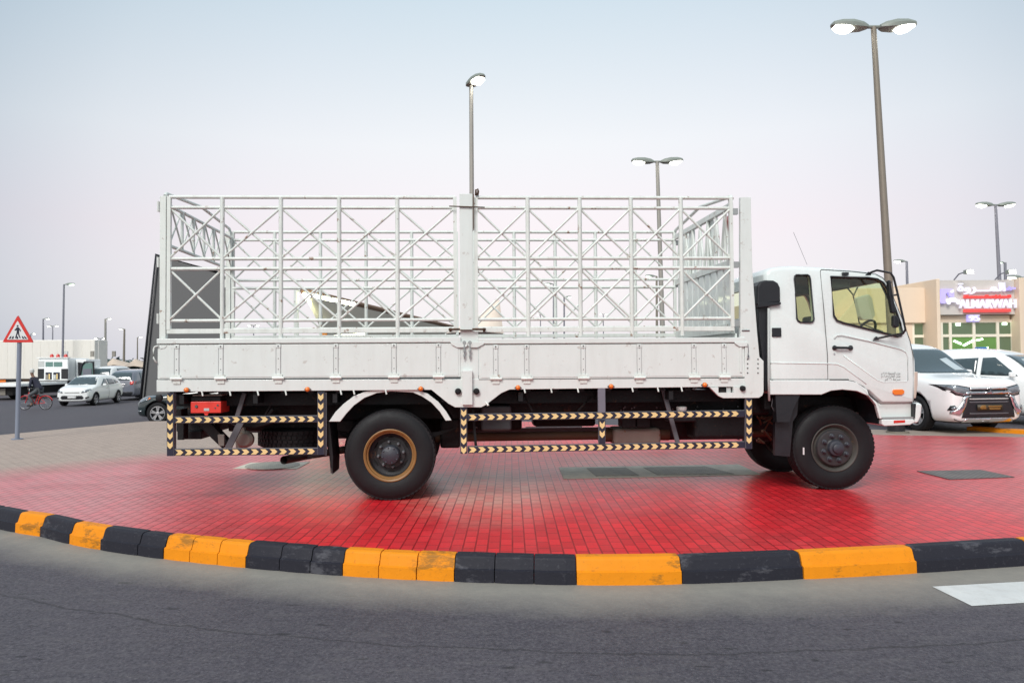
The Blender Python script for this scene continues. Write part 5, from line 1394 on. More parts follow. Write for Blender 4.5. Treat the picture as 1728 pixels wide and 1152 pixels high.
# ------------------------------------------------------------------ parked cars: body loft + fitted glass and lamps
def grid_poly(pts2, step):
    """filled polygon (2D) cut into small triangles"""
    bm = bmesh.new(); vs = [bm.verts.new((a, b, 0)) for a, b in pts2]; f = bm.faces.new(vs)
    bmesh.ops.triangulate(bm, faces=[f])
    for _ in range(7):
        es = [e for e in bm.edges if e.calc_length() > step]
        if not es: break
        bmesh.ops.subdivide_edges(bm, edges=es, cuts=1)
        bmesh.ops.triangulate(bm, faces=[f for f in bm.faces if len(f.verts) > 3])
    return bm
class Car:
    def __init__(s, name, loc, rz, L, W, H, paint, zh, zc, xc, xr, xq, tail, label, group, wr=.33, wb=None, x1=None, scale=1, z_belt=None, roofw=.72, sub=2, tall=0):
        s.root = empty(name, loc, rz, label, 'car', group); s.root.scale = (scale,) * 3
        s.L, s.W, s.H = L, W, H; w = W / 2; s.step = .06 if scale > 1.05 else .12
        zb = z_belt or zc - .02
        st = [(0, .70 + tall, .30, .45, zh - .30 + tall, zh - .22 + tall, zh - .20 + tall, .55 + tall), (.06, .84 + tall * .6, .22, .46, zh - .24 + tall, zh - .14 + tall, zh - .11 + tall * .9, .60 + tall), (.30, .97, .20, .50, zh - .12 + tall * .3, zh - .05 + tall * .3, zh - .01 + tall * .2, .72),
              (xc * .6, 1.0, .20, .52, zb - .07, zc - .08, zc - .035, .74), (xc, 1.0, .20, .52, zb, zc - .02, zc + .01, .76),
              (xc + (xr - xc) * .5, 1.0, .20, .52, zb, (zc + H) / 2 - .04, (zc + H) / 2, roofw + .06), (xr, 1.0, .20, .52, zb + .01, H - .09, H - .015, roofw),
              ((xr + xq) / 2, 1.0, .20, .52, zb + .02, H - .08, H, roofw), (xq, .98, .20, .52, zb + .04, H - .12, H - .04, roofw - .02)]
        st += [(L - a, b, cc, d, zb + e, f, g, h) for a, b, cc, d, e, f, g, h in tail]
        bm = bmesh.new(); rings = []
        for x, wf, z0, zm, zbl, zs, zr, wr_ in st:
            half = [(0, z0), (.72 * w * wf, z0), (.95 * w * wf, z0 + .05), (w * wf, zm), (w * wf * .975, (zm + zbl) / 2 + .04), (w * wf * .955, zbl), (w * min(wr_, wf) * 1.0, zs), (w * min(wr_, wf) * .82, zr), (0, zr + .015)]
            ring = half + [(-a, b) for a, b in half[-2:0:-1]]
            rings.append([bm.verts.new((x, a, b)) for a, b in ring])
        n = len(rings[0])
        for i in range(len(rings) - 1):
            for k in range(n): bm.faces.new([rings[i][k], rings[i][(k + 1) % n], rings[i + 1][(k + 1) % n], rings[i + 1][k]])
        bm.faces.new(rings[0]); bm.faces.new(list(reversed(rings[-1])))
        bmesh.ops.recalc_face_normals(bm, faces=bm.faces)
        me = bpy.data.meshes.new('body'); bm.to_mesh(me); bm.free()
        s.body = addobj('body', me, paint, s.root)
        m = s.body.modifiers.new('s', 'SUBSURF'); m.levels = m.render_levels = sub
        bpy.context.view_layer.update(); bake(s.body)
        for f in s.body.data.polygons: f.use_smooth = True
        s.bvh = BVHTree.FromPolygons([v.co for v in s.body.data.vertices], [f.vertices for f in s.body.data.polygons])
        # wheel arches and wheels
        x1 = x1 or .82; x2 = x1 + wb; cs = []
        for x in (x1, x2):
            for sy in (-1, 1):
                mb = MB(); a, b = sorted((sy * (w - .28), sy * (w + .1)))
                mb.lathe([(a, .0001), (a, wr + .065), (b, wr + .065), (b, .0001)], (x, 0, wr + .01), 'y', 28); cu = mb.build('c', MT['black'], s.root); cs.append(cu)
        cut(s.body, cs)
        for x in (x1, x2):
            for sy in (-1, 1):
                mb = MB(); yo = sy * (w - .01); k = -sy
                mb.lathe([(0 + k * .02, wr * .66), (0, wr * .72), (k * .0, wr * .9), (k * .03, wr), (k * .19, wr), (k * .21, wr * .9), (k * .21, wr * .6)], (x, yo, wr), 'y', 32)
                wl = mb.build('wheel', MT['rubber'], s.root, smooth='auto')
                mb = MB(); mb.lathe([(k * .02, wr * .67), (k * .035, wr * .60), (k * .10, wr * .56), (k * .10, .0001)], (x, yo, wr), 'y', 32); mb.build('wheel_back', MT['black'], wl)
                mb = MB()
                mb.lathe([(k * .012, wr * .68), (k * .010, wr * .64), (k * .03, wr * .60)], (x, yo, wr), 'y', 32); mb.lathe([(k * .02, wr * .18), (k * .015, wr * .1), (k * .015, .0001)], (x, yo, wr), 'y', 16)
                for q in range(5):
                    t = 2 * pi * q / 5 + .3
                    for dt in (-.16, .16):
                        a = Vector((x + cos(t + dt) * wr * .62, yo + k * .025, wr + sin(t + dt) * wr * .62)); b = Vector((x + cos(t) * wr * .12, yo + k * .03, wr + sin(t) * wr * .12))
                        nn_ = (a - b).cross(Vector((0, 1, 0))).normalized() * .022
                        mb.prism([a + nn_, a - nn_, b - nn_, b + nn_], (0, k * .03, 0))
                mb.build('alloy_rim', MT['alloy'], wl)
    def patch(s, name, pts, m, side, off=.006, parent=None, mirror=False, th=0, step=None):
        """side: 'f' front (y,z), 'r' rear (y,z), 'p'/'n' the +y / -y flank (x,z)"""
        if mirror:
            s.patch(name, [(-a, b) for a, b in pts], m, side, off, parent, False, th, step)
        step = step or s.step
        bm = grid_poly(pts, step); ok = True
        for v in bm.verts:
            a, b = v.co.x, v.co.y
            if side == 'f': o, d = Vector((-2, a, b)), Vector((1, 0, 0))
            elif side == 'r': o, d = Vector((s.L + 2, a, b)), Vector((-1, 0, 0))
            elif side == 'p': o, d = Vector((a, 3, b)), Vector((0, -1, 0))
            else: o, d = Vector((a, -3, b)), Vector((0, 1, 0))
            h = s.bvh.ray_cast(o, d)
            if h[0] is None:
                h = s.bvh.find_nearest(Vector((0 if side == 'f' else s.L if side == 'r' else a, a if side in 'fr' else (s.W / 2 if side == 'p' else -s.W / 2), b)))
            v.co = h[0] - d * off * .6 + h[1] * off * .6
        bmesh.ops.recalc_face_normals(bm, faces=bm.faces)
        me = bpy.data.meshes.new(name); bm.to_mesh(me); bm.free()
        for f in me.polygons: f.use_smooth = True
        o = addobj(name, me, m, parent or s.root)
        if True:
            sd = o.modifiers.new('t', 'SOLIDIFY'); sd.thickness = .004 + th; sd.offset = 0
        return o
    def mirrors(s, x, z, m):
        for sy in (-1, 1):
            mb = MB(); y = sy * (s.W / 2 + .02); y2 = sy * (s.W / 2 + .18)
            mb.hexa([(x, y, z), (x + .10, y, z), (x + .10, y2, z + .01), (x + .03, y2, z + .01), (x, y, z + .13), (x + .10, y, z + .13), (x + .10, y2, z + .12), (x + .03, y2, z + .12)])
            mb.build('mirror', m, s.root, bevel=.03, seg=3)
def front_view(cx_, cy_, deg): return (cx_, cy_, gz(cx_, cy_)), radians(deg)

TAIL_SUV = [(.22, .95, .22, .54, .03, 1.30, 1.38, .64), (.05, .92, .26, .56, .0, 1.06, 1.08, .72), (.0, .86, .34, .56, -.10, .80, .82, .70)]
PLK = mat('plate_black_gold', (.05, .035, .015), .5, var=.3)
GOLD = mat('plate_gold', (.24, .12, .025), .5)
def suv_front(s, H, zc, xc, fancy=False):
    w = s.W / 2
    s.patch('windscreen', [(-w * .80, zc + .05), (w * .80, zc + .05), (w * .62, H - .11), (-w * .62, H - .11)], MT['cglass'], 'f')
# --- white SUV with chrome front, right of the cab
loc = (10.14, 14.95, gz(10.1, 15))
w = .84
S = Car('parked_suv', loc, radians(98), 4.6, 1.68, 1.82, MT['carw'], 1.07, 1.14, 1.15, 2.0, 3.9, TAIL_SUV, 'white SUV with a chrome-framed black grille, nearest beside the truck cab', 'cars parked by the showroom', wr=.36, wb=2.67, x1=.95, scale=1.06, tall=.13)
s = S
s.patch('windscreen', [(-w * .84, 1.17), (w * .84, 1.17), (w * .66, 1.67), (-w * .66, 1.67)], MT['cglass'], 'f')
s.patch('headlamp', [(w * .48, .775), (w * .60, .75), (w * .80, .79), (w * .90, .87), (w * .92, .945), (w * .76, .945), (w * .48, .895)], MT['lens'], 'f', mirror=True, off=.014)
s.patch('grille', [(-w * .44, .62), (w * .44, .62), (w * .44, .89), (-w * .44, .89)], MT['black'], 'f', off=.006)
s.patch('lower_grille', [(-w * .68, .33), (w * .68, .33), (w * .62, .56), (w * .52, .74), (-w * .52, .74), (-w * .62, .56)], MT['black'], 'f', off=.007)
for z0, z1, k, o_ in ((.875, .905, .50, .020), (.785, .83, .60, .018)):
    s.patch('chrome_bar', [(-w * k, z0), (w * k, z0), (w * (k - .04), z1), (-w * (k - .04), z1)], MT['chrome'], 'f', off=o_, th=.01)
s.patch('chrome_blade', [(w * .52, .76), (w * .64, .74), (w * .68, .64), (w * .76, .53), (w * .90, .46), (w * .90, .42), (w * .72, .39), (w * .60, .56)], MT['chrome'], 'f', mirror=True, off=.022, th=.012)
s.patch('skid_plate', [(-w * .66, .25), (w * .66, .25), (w * .58, .32), (-w * .58, .32)], MT['chrome'], 'f', off=.016, th=.01)
s.patch('fog_recess', [(w * .78, .475), (w * .92, .475), (w * .90, .56), (w * .84, .57)], MT['black'], 'f', mirror=True, off=.026)
s.patch('headlamp_surround', [(w * .46, .76), (w * .60, .735), (w * .82, .77), (w * .92, .85), (w * .94, .96), (w * .76, .96), (w * .46, .91)], MT['black'], 'f', mirror=True, off=.006)
s.patch('fog_lamp', [(w * .85 + .035 * cos(t), .51 + .035 * sin(t)) for t in [2 * pi * i / 12 for i in range(12)]], MT['lens'], 'f', mirror=True, off=.03)
s.patch('lower_lip', [(-w * .9, .19), (w * .9, .19), (w * .9, .25), (-w * .9, .25)], MT['black'], 'f', off=.01)
for zz_ in (.40, .62, .68): s.patch('grille_bar', [(-w * .5, zz_), (w * .5, zz_), (w * .5, zz_ + .022), (-w * .5, zz_ + .022)], MT['greyl'] if zz_ > .65 else MT['steel'], 'f', off=.014)
pl = s.patch('number_plate', [(-.27, .47), (.27, .47), (.27, .58), (-.27, .58)], PLK, 'f', off=.03, step=.6)
s.patch('plate_marks', [(.08, .49), (.20, .49), (.22, .53), (.18, .57), (.10, .57)], GOLD, 'f', off=.034, parent=pl); s.patch('plate_marks', [(-.24, .53), (.04, .53), (.04, .56), (-.24, .56)], GOLD, 'f', off=.034, parent=pl); s.patch('plate_marks', [(-.22, .485), (.02, .485), (.02, .515), (-.22, .515)], GOLD, 'f', off=.034, parent=pl)
# three-diamond badge
mb = MB(); bx = -.035
h0 = s.bvh.ray_cast(Vector((-2, 0, .85)), Vector((1, 0, 0)))[0].x - .045
for t in (90, 210, 330):
    t = radians(t); e = Vector((0, cos(t), sin(t))); f = Vector((0, -sin(t), cos(t))); o_ = Vector((h0, 0, .845))
    mb.prism([o_, o_ + e * .036 + f * .021, o_ + e * .072, o_ + e * .036 - f * .021], (-.012, 0, 0))
mb.build('three_diamond_badge', MT['chrome'], s.root)
def side_windows(s, polys, m=MT['cglass']):
    for sd in ('p', 'n'):
        for q in polys: s.patch('side_window', q, m, sd)
side_windows(s, [[(1.45, 1.13), (2.25, 1.15), (2.25, 1.56), (2.0, 1.54)], [(2.33, 1.15), (3.15, 1.17), (3.15, 1.55), (2.33, 1.56)], [(3.25, 1.18), (4.0, 1.22), (3.75, 1.50), (3.25, 1.54)]])
for sd in ('p', 'n'):
    s.patch('door_seam', [(1.42, .30), (1.43, .30), (1.43, 1.08), (1.42, 1.08)], MT['seam'], sd); s.patch('arch_cladding', [(1.35, .22), (3.2, .22), (3.2, .32), (1.35, .32)], MT['black'], sd)
s.mirrors(1.5, 1.10, MT['carw'])
mb = MB(); mb.tube([(1.06, -.4, 1.125), (1.12, .1, 1.14), (1.0, .55, 1.12)], .012, 6); mb.build('wiper', MT['black'], s.root)
mb = MB(); mb.prism([(1.62, .62, 1.30), (1.50, .68, 1.18), (1.55, .40, 1.18)], (.002, 0, .0)); 
s.patch('paper_notice', [(-.55, 1.22), (-.30, 1.22), (-.22, 1.45), (-.42, 1.48)], mat('paper', (.45, .52, .55), .7), 'f', off=.012)

w = .9
# --- second white car at the right edge
S2 = Car('parked_car', (13.75, 16.1, gz(12.7, 16.2)), radians(90 + 34), 4.5, 1.80, 1.72, MT['carw'], 1.0, 1.07, 1.1, 1.95, 3.8, TAIL_SUV, 'white car with papers behind its windscreen, cut by the right photo edge', 'cars parked by the showroom', wr=.35, wb=2.65, x1=.9, scale=1.04, tall=.1)
s = S2
s.patch('windscreen', [(-w * .84, 1.09), (w * .84, 1.09), (w * .64, 1.56), (-w * .64, 1.56)], MT['cglass'], 'f')
s.patch('headlamp', [(w * .50, .74), (w * .85, .80), (w * .95, .90), (w * .55, .86)], MT['lens'], 'f', mirror=True, off=.01)
s.patch('grille', [(-w * .45, .55), (w * .45, .55), (w * .48, .80), (-w * .48, .80)], MT['black'], 'f')
s.patch('paper_notice', [(.1, 1.25), (.42, 1.25), (.38, 1.46), (.12, 1.48)], bpy.data.materials['paper'], 'f', off=.012)
side_windows(s, [[(1.50, 1.09), (2.25, 1.11), (2.25, 1.50), (2.0, 1.51)], [(2.34, 1.11), (3.1, 1.13), (3.1, 1.46), (2.34, 1.50)]])
s.mirrors(1.5, 1.06, MT['carw'])
for sd in ('p', 'n'): s.patch('door_seam', [(2.29, .35), (2.30, .35), (2.30, 1.08), (2.29, 1.08)], MT['seam'], sd)
for i, (x, y, lab) in enumerate(((13.3, 21.5, 'white car roof just visible between the two nearest white cars'), (16.2, 22.0, 'white car behind, with a blue roof light bar, in front of the showroom door'))):
    s = Car('parked_car', (x, y, gz(x, y)), radians(92), 4.6, 1.8, 1.82, MT['carw'], 1.0, 1.1, 1.1, 2.0, 3.8, TAIL_SUV, lab, 'cars parked by the showroom', wr=.35, wb=2.65, x1=.9)
    s.patch('windscreen', [(-w * .84, 1.14), (w * .84, 1.14), (w * .64, 1.70), (-w * .64, 1.70)], MT['cglass'], 'f')
    s.patch('headlamp', [(w * .50, .74), (w * .85, .80), (w * .95, .90), (w * .55, .86)], MT['lens'], 'f', mirror=True)
    if i: MB().box(2.2, 2.4, -.3, .0, 1.80, 1.90).build('blue_roof_light', mat('blue_plastic', (.04, .16, .45), .3), s.root, bevel=.02)

# --- white hatchback on the left road
TAIL_H = [(.22, .93, .24, .54, .03, 1.22, 1.30, .64), (.04, .90, .28, .56, .0, .95, .97, .70), (.0, .84, .34, .56, -.10, .78, .80, .68)]
S = Car('parked_hatchback', (-20.45, 35.6, gz(-20.4, 35.8)), radians(93), 3.85, 1.68, 1.50, MT['carw'], .92, 1.0, .80, 1.45, 3.40, TAIL_H, 'small white hatchback facing us on the left road', 'cars on the left road', wr=.30, wb=2.45, x1=.70, tall=.08)
s = S; w = .84
s.patch('windscreen', [(-w * .84, 1.02), (w * .84, 1.02), (w * .66, 1.40), (-w * .66, 1.40)], MT['cglass'], 'f')
s.patch('headlamp', [(w * .52, .64), (w * .80, .68), (w * .93, .80), (w * .86, .84), (w * .56, .72)], MT['lens'], 'f', mirror=True, off=.01)
s.patch('grille', [(-w * .58, .34), (w * .58, .34), (w * .66, .42), (w * .56, .52), (-w * .56, .52), (-w * .66, .42)], MT['black'], 'f')
s.patch('upper_grille', [(-w * .4, .65), (w * .4, .65), (w * .42, .675), (-w * .42, .675)], MT['black'], 'f')
s.patch('fog_lamp', [(w * .74, .36), (w * .90, .42), (w * .88, .47), (w * .74, .43)], MT['black'], 'f', mirror=True, off=.02)
s.patch('number_plate', [(-.2, .38), (.2, .38), (.2, .5), (-.2, .5)], MT['signw'], 'f', off=.02)
side_windows(s, [[(1.25, .98), (2.0, 1.0), (2.0, 1.30), (1.78, 1.30)], [(2.07, 1.0), (2.75, 1.02), (2.75, 1.28), (2.07, 1.30)], [(2.82, 1.03), (3.3, 1.08), (3.1, 1.22), (2.82, 1.27)]])
s.mirrors(1.28, .94, MT['carw'])
for sd in ('p', 'n'): s.patch('door_seam', [(2.03, .3), (2.045, .3), (2.045, .98), (2.03, .98)], MT['seam'], sd); s.patch('door_handle', [(1.75, .82), (1.92, .82), (1.92, .86), (1.75, .86)], MT['greyl'], sd, off=.02)

# --- grey SUV and white vans seen from behind
def rear_car(x, y, deg, paint, W_, H_, lab, name, zc=1.05, cat_group='cars on the left road', vis=True):
    s = Car(name, (x + sin(0) , y + 4.7, gz(x, y)), radians(deg), 4.7, W_, H_, paint, zc - .05, zc, 1.1, 2.0, 4.2, [(.16, .95, .24, .54, .03, H_ - .38, H_ - .30, .66), (.04, .92, .26, .56, .0, zc + .05, zc + .07, .74), (.0, .86, .34, .56, -.10, zc - .25, zc - .23, .72)], lab, cat_group, wr=.35, wb=2.75, x1=.9)
    w = W_ / 2
    s.patch('rear_window', [(-w * .72, zc + .10), (w * .72, zc + .10), (w * .58, H_ - .16), (-w * .58, H_ - .16)], MT['cglass'], 'r')
    s.patch('tail_lamp', [(w * .66, zc - .16), (w * .90, zc - .13), (w * .88, zc + .06), (w * .62, zc - .02)], MT['redl'], 'r', mirror=True, off=.012)
    s.patch('bumper_insert', [(-w * .8, .28), (w * .8, .28), (w * .8, .50), (-w * .8, .50)], MT['black'], 'r')
    pl = s.patch('number_plate', [(-.26, zc - .32), (.26, zc - .32), (.26, zc - .20), (-.26, zc - .20)], MT['signw'], 'r', off=.02)
    s.patch('chrome_strip', [(-.4, zc - .14), (.4, zc - .14), (.4, zc - .10), (-.4, zc - .10)], MT['chrome'], 'r', off=.014)
    side_windows(s, [[(1.6, zc + .05), (3.9, zc + .08), (3.8, H_ - .18), (2.05, H_ - .16)]])
    return s
rear_car(-20.9, 41.0, -90, MT['carg'], 1.85, 1.75, 'dark grey SUV seen from behind beside the white hatchback', 'parked_suv')
rear_car(-26.3, 49, -90, MT['carw'], 1.9, 1.92, 'white van-like car seen from behind, above the hatchback roof', 'parked_van', zc=1.15)
rear_car(-27.7, 56, -90, MT['carw'], 1.9, 1.95, 'white people carrier farthest back, above the grey SUV', 'parked_van', zc=1.15)
# --- dark car nosing out behind the tail of the truck
S = Car('parked_car', (-11.38, 24.0, -.40), radians(4), 4.7, 1.8, 1.46, MT['cardk'], .92, .98, 1.15, 2.05, 3.5, TAIL_H, 'dark green-black car with bright alloy wheel, nosing out behind the truck tail', 'cars on the left road', wr=.34, wb=2.7, x1=.72)
s = S; w = .9
for sd in ('n', 'p'):
    s.patch('headlamp', [(.10, .66), (.42, .78), (.40, .84), (.16, .78)], MT['lens'], sd, off=.012); s.patch('side_indicator', [(.40, .76), (.50, .82), (.42, .85)], MT['amber'], sd, off=.014); s.patch('fog_lamp', [(.06, .38), (.22, .38), (.2, .44), (.06, .44)], MT['lens'], sd, off=.012)
side_windows(s, [[(1.45, 1.0), (2.4, 1.02), (2.35, 1.34), (2.1, 1.33)], [(2.48, 1.02), (3.3, 1.03), (3.1, 1.30), (2.48, 1.34)]])
s.patch('windscreen', [(-w * .84, 1.0), (w * .84, 1.0), (w * .64, 1.36), (-w * .64, 1.36)], MT['cglass'], 'f')

# ------------------------------------------------------------------ long white lorry and recovery truck
M_BOX = mat('lorry_box_white', (.82, .79, .73), .6, var=.04, dirt=.1)
YL = 53.0
def wp(u, v, y): return at(u, v, y)
LB = empty('box_lorry', (0, 0, 0), 0, 'very long white box lorry standing side-on behind the recovery truck', 'lorry')
a, b = wp(-60, 640, YL), wp(160, 573, YL); g = gz(-25, YL)
MB().box(a.x, b.x, YL, YL + 1.8, a.z, b.z).build('cargo_box', M_BOX, LB, bevel=.05)
MB().box(a.x + .1, b.x - .3, YL + .1, YL + 2.4, a.z - .45, a.z - .005).build('underframe', MT['rustm'], LB)
mb = MB()
for u in range(-58, 178, 14): q = wp(u, 600, YL).x; mb.box(q, q + .02, YL - .012, YL - .001, a.z + .1, b.z - .1)
mb.build('box_ribs', M_BOX, LB)
mb = MB(); mb.box(wp(0, 0, YL).x, wp(16, 0, YL).x, YL - .03, YL + .05, a.z - .30, a.z - .06); mb.build('orange_stripes', MT['amber'], LB)
for u in (1, 20, 34, 120, 140):
    x = wp(u, 0, YL).x; mb = MB(); mb.lathe([(0, .0001), (.0, .25), (-.03, .30), (-.03, .48), (.0, .52), (.3, .52)], (x, YL + .05, g + .52), 'y', 24); mb.build('wheel', MT['rubber'], LB, smooth='auto')
YR = 47.5
RT = empty('recovery_truck', (0, 0, 0), 0, 'white recovery truck seen from behind with red beacons and an open door', 'lorry')
gr = gz(-28, YR)
q = lambda u, v: wp(u, v, YR)
def qb(u0, v0, u1, v1, y0, y1, name, m, par=RT, bevel=0):
    a, b = q(u0, v1), q(u1, v0); return MB().box(a.x, b.x, YR + y0, YR + y1, a.z, b.z).build(name, m, par, bevel=bevel)
cabr = qb(64, 604, 115, 643, 0, 2.6, 'crew_cab', MT['carw'], bevel=.08)
for u0, u1 in ((77, 89.5), (91, 105)): qb(u0, 610.5, u1, 618.5, -.02, -.001, 'rear_window', mat('far_glass', (.14, .24, .22), .15), cabr)
qb(64.5, 609, 75, 619, -.015, -.001, 'rack_gap', MT['greyl'], cabr)
for u0, u1 in ((64, 74.5), (103.5, 115)): qb(u0, 622, u1, 639, -.02, -.001, 'locker', MT['black'], cabr)
for u0, u1, m in ((77, 87.5, 'rustpl'), (90, 101, 'greyl')): qb(u0, 628, u1, 640, -.02, -.001, 'tool_bay', MT['tapeb'], cabr); qb(u0 + 1, 632, u0 + 5, 639.5, -.06, -.022, 'stowed_gear', MT[m], cabr); qb(u0 + 6, 630.5, u0 + 8, 639.5, -.06, -.022, 'stowed_gear', MT['cream'], cabr)
qb(63, 602.5, 116, 604, -.1, .3, 'light_beam', MT['carw'])
for u in (86, 96.5, 109.5):
    a = q(u, 602.5); mb = MB(); mb.lathe([(0, .12), (.12, .11), (.20, .06), (.21, .0001)], a + Vector((0, .1, 0)), 'z', 12); mb.build('red_beacon', MT['redl'], RT, smooth=True)
for u in (73, 119.5, 158): qb(u - 3, 591.5, u + 3, 601.5, 2.5, 2.6, 'mirror', MT['rustpl'] if u > 80 else MT['greyl'])
# cab flank with door opening and the open door
mb = MB(); F0 = q(115, 605); 
sd_ = qb(115.2, 606, 134, 642, .8, 2.6, 'cab_side', MT['carw'], bevel=.06)
a_, b_, c2, d2 = q(120, 611), q(129, 612), q(134, 634), q(121, 640)
MB().prism([v + Vector((0, .78, 0)) for v in (a_, b_, c2, d2)], (0, -.02, 0)).build('door_opening', MT['black'], sd_)
dr = MB().tube([q(135, 634) , q(138.5, 616), q(143, 611), q(157.5, 611), q(158.5, 634), q(135, 634)], .07, 6).build('open_door', MT['black'], RT)
a_ = [q(136, 633), q(139.5, 617), q(143, 612.5), q(157, 612.5), q(158, 633)]
MB().prism(a_, (0, .03, 0)).build('door_window', bpy.data.materials['far_glass'], dr); qb(140, 622, 155, 633, -.04, -.005, 'door_seat_back', MT['carg'], dr); qb(134, 634, 158, 646, .05, .12, 'door_skin', MT['carw'], dr)
dk = empty('x', (0, 0, 0)) if False else None
mb = MB(); a, b = q(38, 648), q(116, 640.5); mb.box(a.x, b.x, YR - 5.2, YR - .15, a.z, q(38, 643.5).z); mb.build('flat_deck', MT['carw'], RT, bevel=.03)
mb = MB(); mb.box(q(50, 0).x, q(108, 0).x, YR - 4.8, YR + 1, a.z - .5, a.z - .01); mb.build('underframe', MT['chass'], RT)
for u in (38, 84, 112):
    mb = MB(); x = q(u, 0).x; mb.lathe([(0, .0001), (.0, .25), (-.03, .28), (-.03, .40), (.0, .44), (.3, .44)], (x, YR - 3.2 if u < 112 else YR + .6, gr + .44), 'y', 24); mb.build('wheel', MT['rubber'], RT, smooth='auto')
mb = MB(); mb.box(q(86, 0).x, q(98, 0).x, YR - 4.85, YR - 4.81, a.z - .48, a.z - .1); mb.build('spare_panel', MT['rustpl'], RT)

# ------------------------------------------------------------------ cyclist
YC = 32.8
gc = gz(-20.6, YC)
def cy(u, v, y=0.0):
    w_ = at(u, v, YC); return Vector((w_.x - CB.x, y, w_.z - CB.z))
CB = at(59, 690, YC); CB.z = gc
bk = empty('bicycle', CB, 0, 'red bicycle ridden to the left behind the pedestrian sign', 'bicycle')
M_BRED = mat('bicycle_red', (.55, .02, .025), .35, var=.1)
zw = .30
def bw(u, name):
    x = cy(u, 680).x; mb = MB(); n = 28
    mb.tube([(x + .285 * cos(2 * pi * k / n), 0, zw + .285 * sin(2 * pi * k / n)) for k in range(n + 1)], .018, 6)
    o = mb.build('wheel', MT['rubber'], bk, smooth=True)
    mb = MB()
    mb.tube([(x + .262 * cos(2 * pi * k / n), 0, zw + .262 * sin(2 * pi * k / n)) for k in range(n + 1)], .010, 5)
    for k in range(12): t = 2 * pi * k / 12; mb.tube([(x, 0, zw), (x + .26 * cos(t), 0, zw + .26 * sin(t))], .003, 4)
    mb.lathe([(-.04, .02), (.04, .02)], (x, 0, zw), 'y', 8, True)
    mb.build('rim', MT['alloy'], o); return x
xf_, xr_ = bw(42.5, 'f'), bw(77, 'r')
bb = Vector(((xf_ + xr_) / 2 - .02, 0, .27)); hd_ = Vector((xf_ + .17, 0, .78)); sd0 = Vector((xr_ - .30, 0, .70))
mb = MB(); mb.tube([hd_, (xf_ + .10, 0, .55), (xf_, 0, zw)], .02, 6); mb.tube([hd_ - Vector((0, 0, .05)), bb], .022, 6); mb.tube([hd_ - Vector((0, 0, .02)), bb.lerp(sd0, .8)], .018, 6); mb.tube([bb, sd0], .018, 6); mb.tube([bb, (xr_, 0, zw)], .014, 6); mb.tube([bb.lerp(sd0, .8), (xr_, 0, zw)], .012, 6)
mb.build('frame', M_BRED, bk, smooth='auto')
mb = MB()
for x, a0, a1 in ((xr_, 20, 200), (xf_, 40, 150)):
    pts = [(x + .325 * cos(radians(t)), 0, zw + .325 * sin(radians(t))) for t in range(a0, a1, 12)]; mb.tube(pts, .022, 6)
mb.build('mudguard', M_BRED, bk, smooth=True)
mb = MB(); mb.tube([hd_, hd_ + Vector((.02, 0, .16))], .015, 6); mb.tube([hd_ + Vector((.12, -.25, .15)), hd_ + Vector((.02, -.08, .17)), hd_ + Vector((.02, .08, .17)), hd_ + Vector((.12, .25, .15))], .012, 6); mb.build('handlebar', MT['alloy'], bk, smooth=True)
mb = MB(); st_ = sd0 + Vector((0, 0, .06)); mb.hexa([st_ + Vector(v) for v in ((-.14, -.02, 0), (.12, -.09, 0), (.12, .09, 0), (-.14, .02, 0), (-.14, -.02, .05), (.12, -.09, .07), (.12, .09, .07), (-.14, .02, .05))]); mb.tube([sd0 - Vector((0, 0, .05)), st_], .014, 6); mb.build('saddle', MT['black'], bk, bevel=.02)
mb = MB(); mb.tube([bb + Vector((0, -.1, 0)), bb + Vector((-.10, -.1, -.11))], .012, 5); mb.tube([bb + Vector((0, .1, 0)), bb + Vector((.10, .1, .11))], .012, 5); mb.lathe([(-.01, .08), (.01, .08)], bb, 'y', 16, True); mb.build('crank', MT['steel'], bk)
def skin(name, J, E, m, parent, sub=2):
    me = bpy.data.meshes.new(name); me.from_pydata([j[0] for j in J], E, []); o = addobj(name, me, m, parent)
    sk = o.modifiers.new('s', 'SKIN'); 
    if not me.skin_vertices: 
        bpy.context.view_layer.update()
    for i, j in enumerate(J):
        v = me.skin_vertices[0].data[i]; r_ = j[1]; v.radius = r_ if hasattr(r_, '__len__') else (r_, r_); v.use_root = (i == 0)
    sb = o.modifiers.new('u', 'SUBSURF'); sb.levels = sb.render_levels = sub
    bpy.context.view_layer.update(); bake(o); o.data.materials.clear(); o.data.materials.append(m)
    for f in o.data.polygons: f.use_smooth = True
    return o
PB = empty('person', CB, 0, 'person in dark jacket, white headcloth and grey trousers cycling left, hands on the bars', 'person')
pel = st_ + Vector((.0, 0, .15)); che = pel + Vector((-.20, 0, .42)); nek = che + Vector((-.08, 0, .16)); hdp = nek + Vector((-.05, 0, .16))
M_SKIN = mat('skin_brown', (.22, .12, .08), .6); M_JAC = mat('dark_jacket', (.030, .032, .055), .85, bump=.2); M_TRO = mat('grey_trousers', (.09, .10, .11), .85)
grip = hd_ + Vector((.10, 0, .15))
J = [(pel, (.08, .09)), (pel.lerp(che, .5), (.09, .10)), (che, (.10, .13)), (nek, (.06, .06)), (hdp - Vector((0, 0, .04)), (.075, .07)), (hdp + Vector((0, 0, .07)), (.085, .08))]
E_ = [(0, 1), (1, 2), (2, 3), (3, 4), (4, 5)]
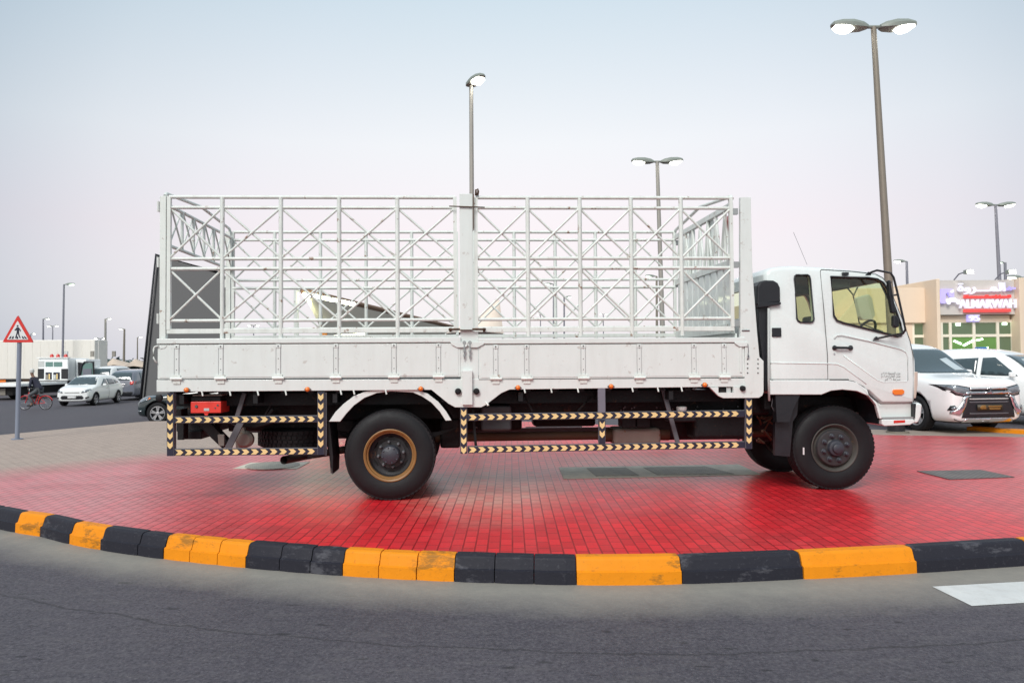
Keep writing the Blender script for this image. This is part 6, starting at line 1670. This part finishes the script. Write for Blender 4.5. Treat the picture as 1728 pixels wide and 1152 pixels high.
for sy in (-1, 1):
    sh = che + Vector((-.03, sy * .18, .07)); elb = sh.lerp(grip + Vector((0, sy * .24, 0)), .5) + Vector((.04, sy * .05, -.09)); ha = grip + Vector((.01, sy * .24, .03))
    n = len(J); J += [(sh, (.06, .06)), (elb, (.042, .042)), (ha.lerp(elb, .12), (.03, .03)), (ha, (.035, .03))]; E_ += [(2, n), (n, n + 1), (n + 1, n + 2), (n + 2, n + 3)]
    pd = bb + Vector((-.10 * -sy, sy * .12, .11 * sy)) if False else bb + (Vector((-.10, -.12, -.10)) if sy < 0 else Vector((.10, .12, .12)))
    hip = pel + Vector((-.02, sy * .10, -.04)); kn = hip.lerp(pd, .48) + Vector((-.24, sy * .02, .10)); ank = pd + Vector((.06, 0, .07)); toe = pd + Vector((-.12, 0, .03))
    n = len(J); J += [(hip, (.09, .09)), (kn, (.062, .062)), (ank, (.045, .045)), (toe, (.04, .03))]; E_ += [(0, n), (n, n + 1), (n + 1, n + 2), (n + 2, n + 3)]
skin('body', J, E_, M_SKIN, PB)
Jj = [(pel + Vector((.01, 0, -.06)), (.155, .175)), (pel + Vector((0, 0, .06)), (.15, .17)), (pel.lerp(che, .5), (.145, .165)), (che + Vector((0, 0, .02)), (.145, .18)), (che.lerp(nek, .6), (.09, .09))]; Ej = [(0, 1), (1, 2), (2, 3), (3, 4)]
Jt = [(pel + Vector((0, 0, -.01)), (.14, .16))]; Et = []
for k in range(2):
    b0 = 6 + k * 8
    n = len(Jj); Jj += [(J[b0][0], (.075, .075)), (J[b0 + 1][0], (.058, .058)), (J[b0 + 2][0].lerp(J[b0 + 1][0], .1), (.045, .045))]; Ej += [(3, n), (n, n + 1), (n + 1, n + 2)]
    n = len(Jt); Jt += [(J[b0 + 4][0], (.10, .10)), (J[b0 + 5][0], (.075, .075)), (J[b0 + 6][0] + Vector((0, 0, .06)), (.065, .065))]; Et += [(0, n), (n, n + 1), (n + 1, n + 2)]
skin('jacket', Jj, Ej, M_JAC, PB); skin('trousers', Jt, Et, M_TRO, PB)
mb = MB(); mb.lathe([(-.04, .085), (.03, .098), (.08, .098), (.12, .075), (.145, .03), (.15, .0001)], hdp + Vector((.005, 0, .05)), 'z', 16); mb.build('headcloth', mat('white_cloth', (.62, .62, .60), .8), PB, smooth=True)
for sy in (-1, 1):
    ft = J[(6 if sy < 0 else 14) + 7][0]
    mb = MB(); mb.hexa([ft + Vector(v) for v in ((-.06, -.04, -.04), (.2, -.04, -.04), (.2, .04, -.04), (-.06, .04, -.04), (-.05, -.035, .03), (.2, -.035, .06), (.2, .035, .06), (-.05, .035, .03))]); mb.build('shoe', MT['black'], PB, bevel=.02)
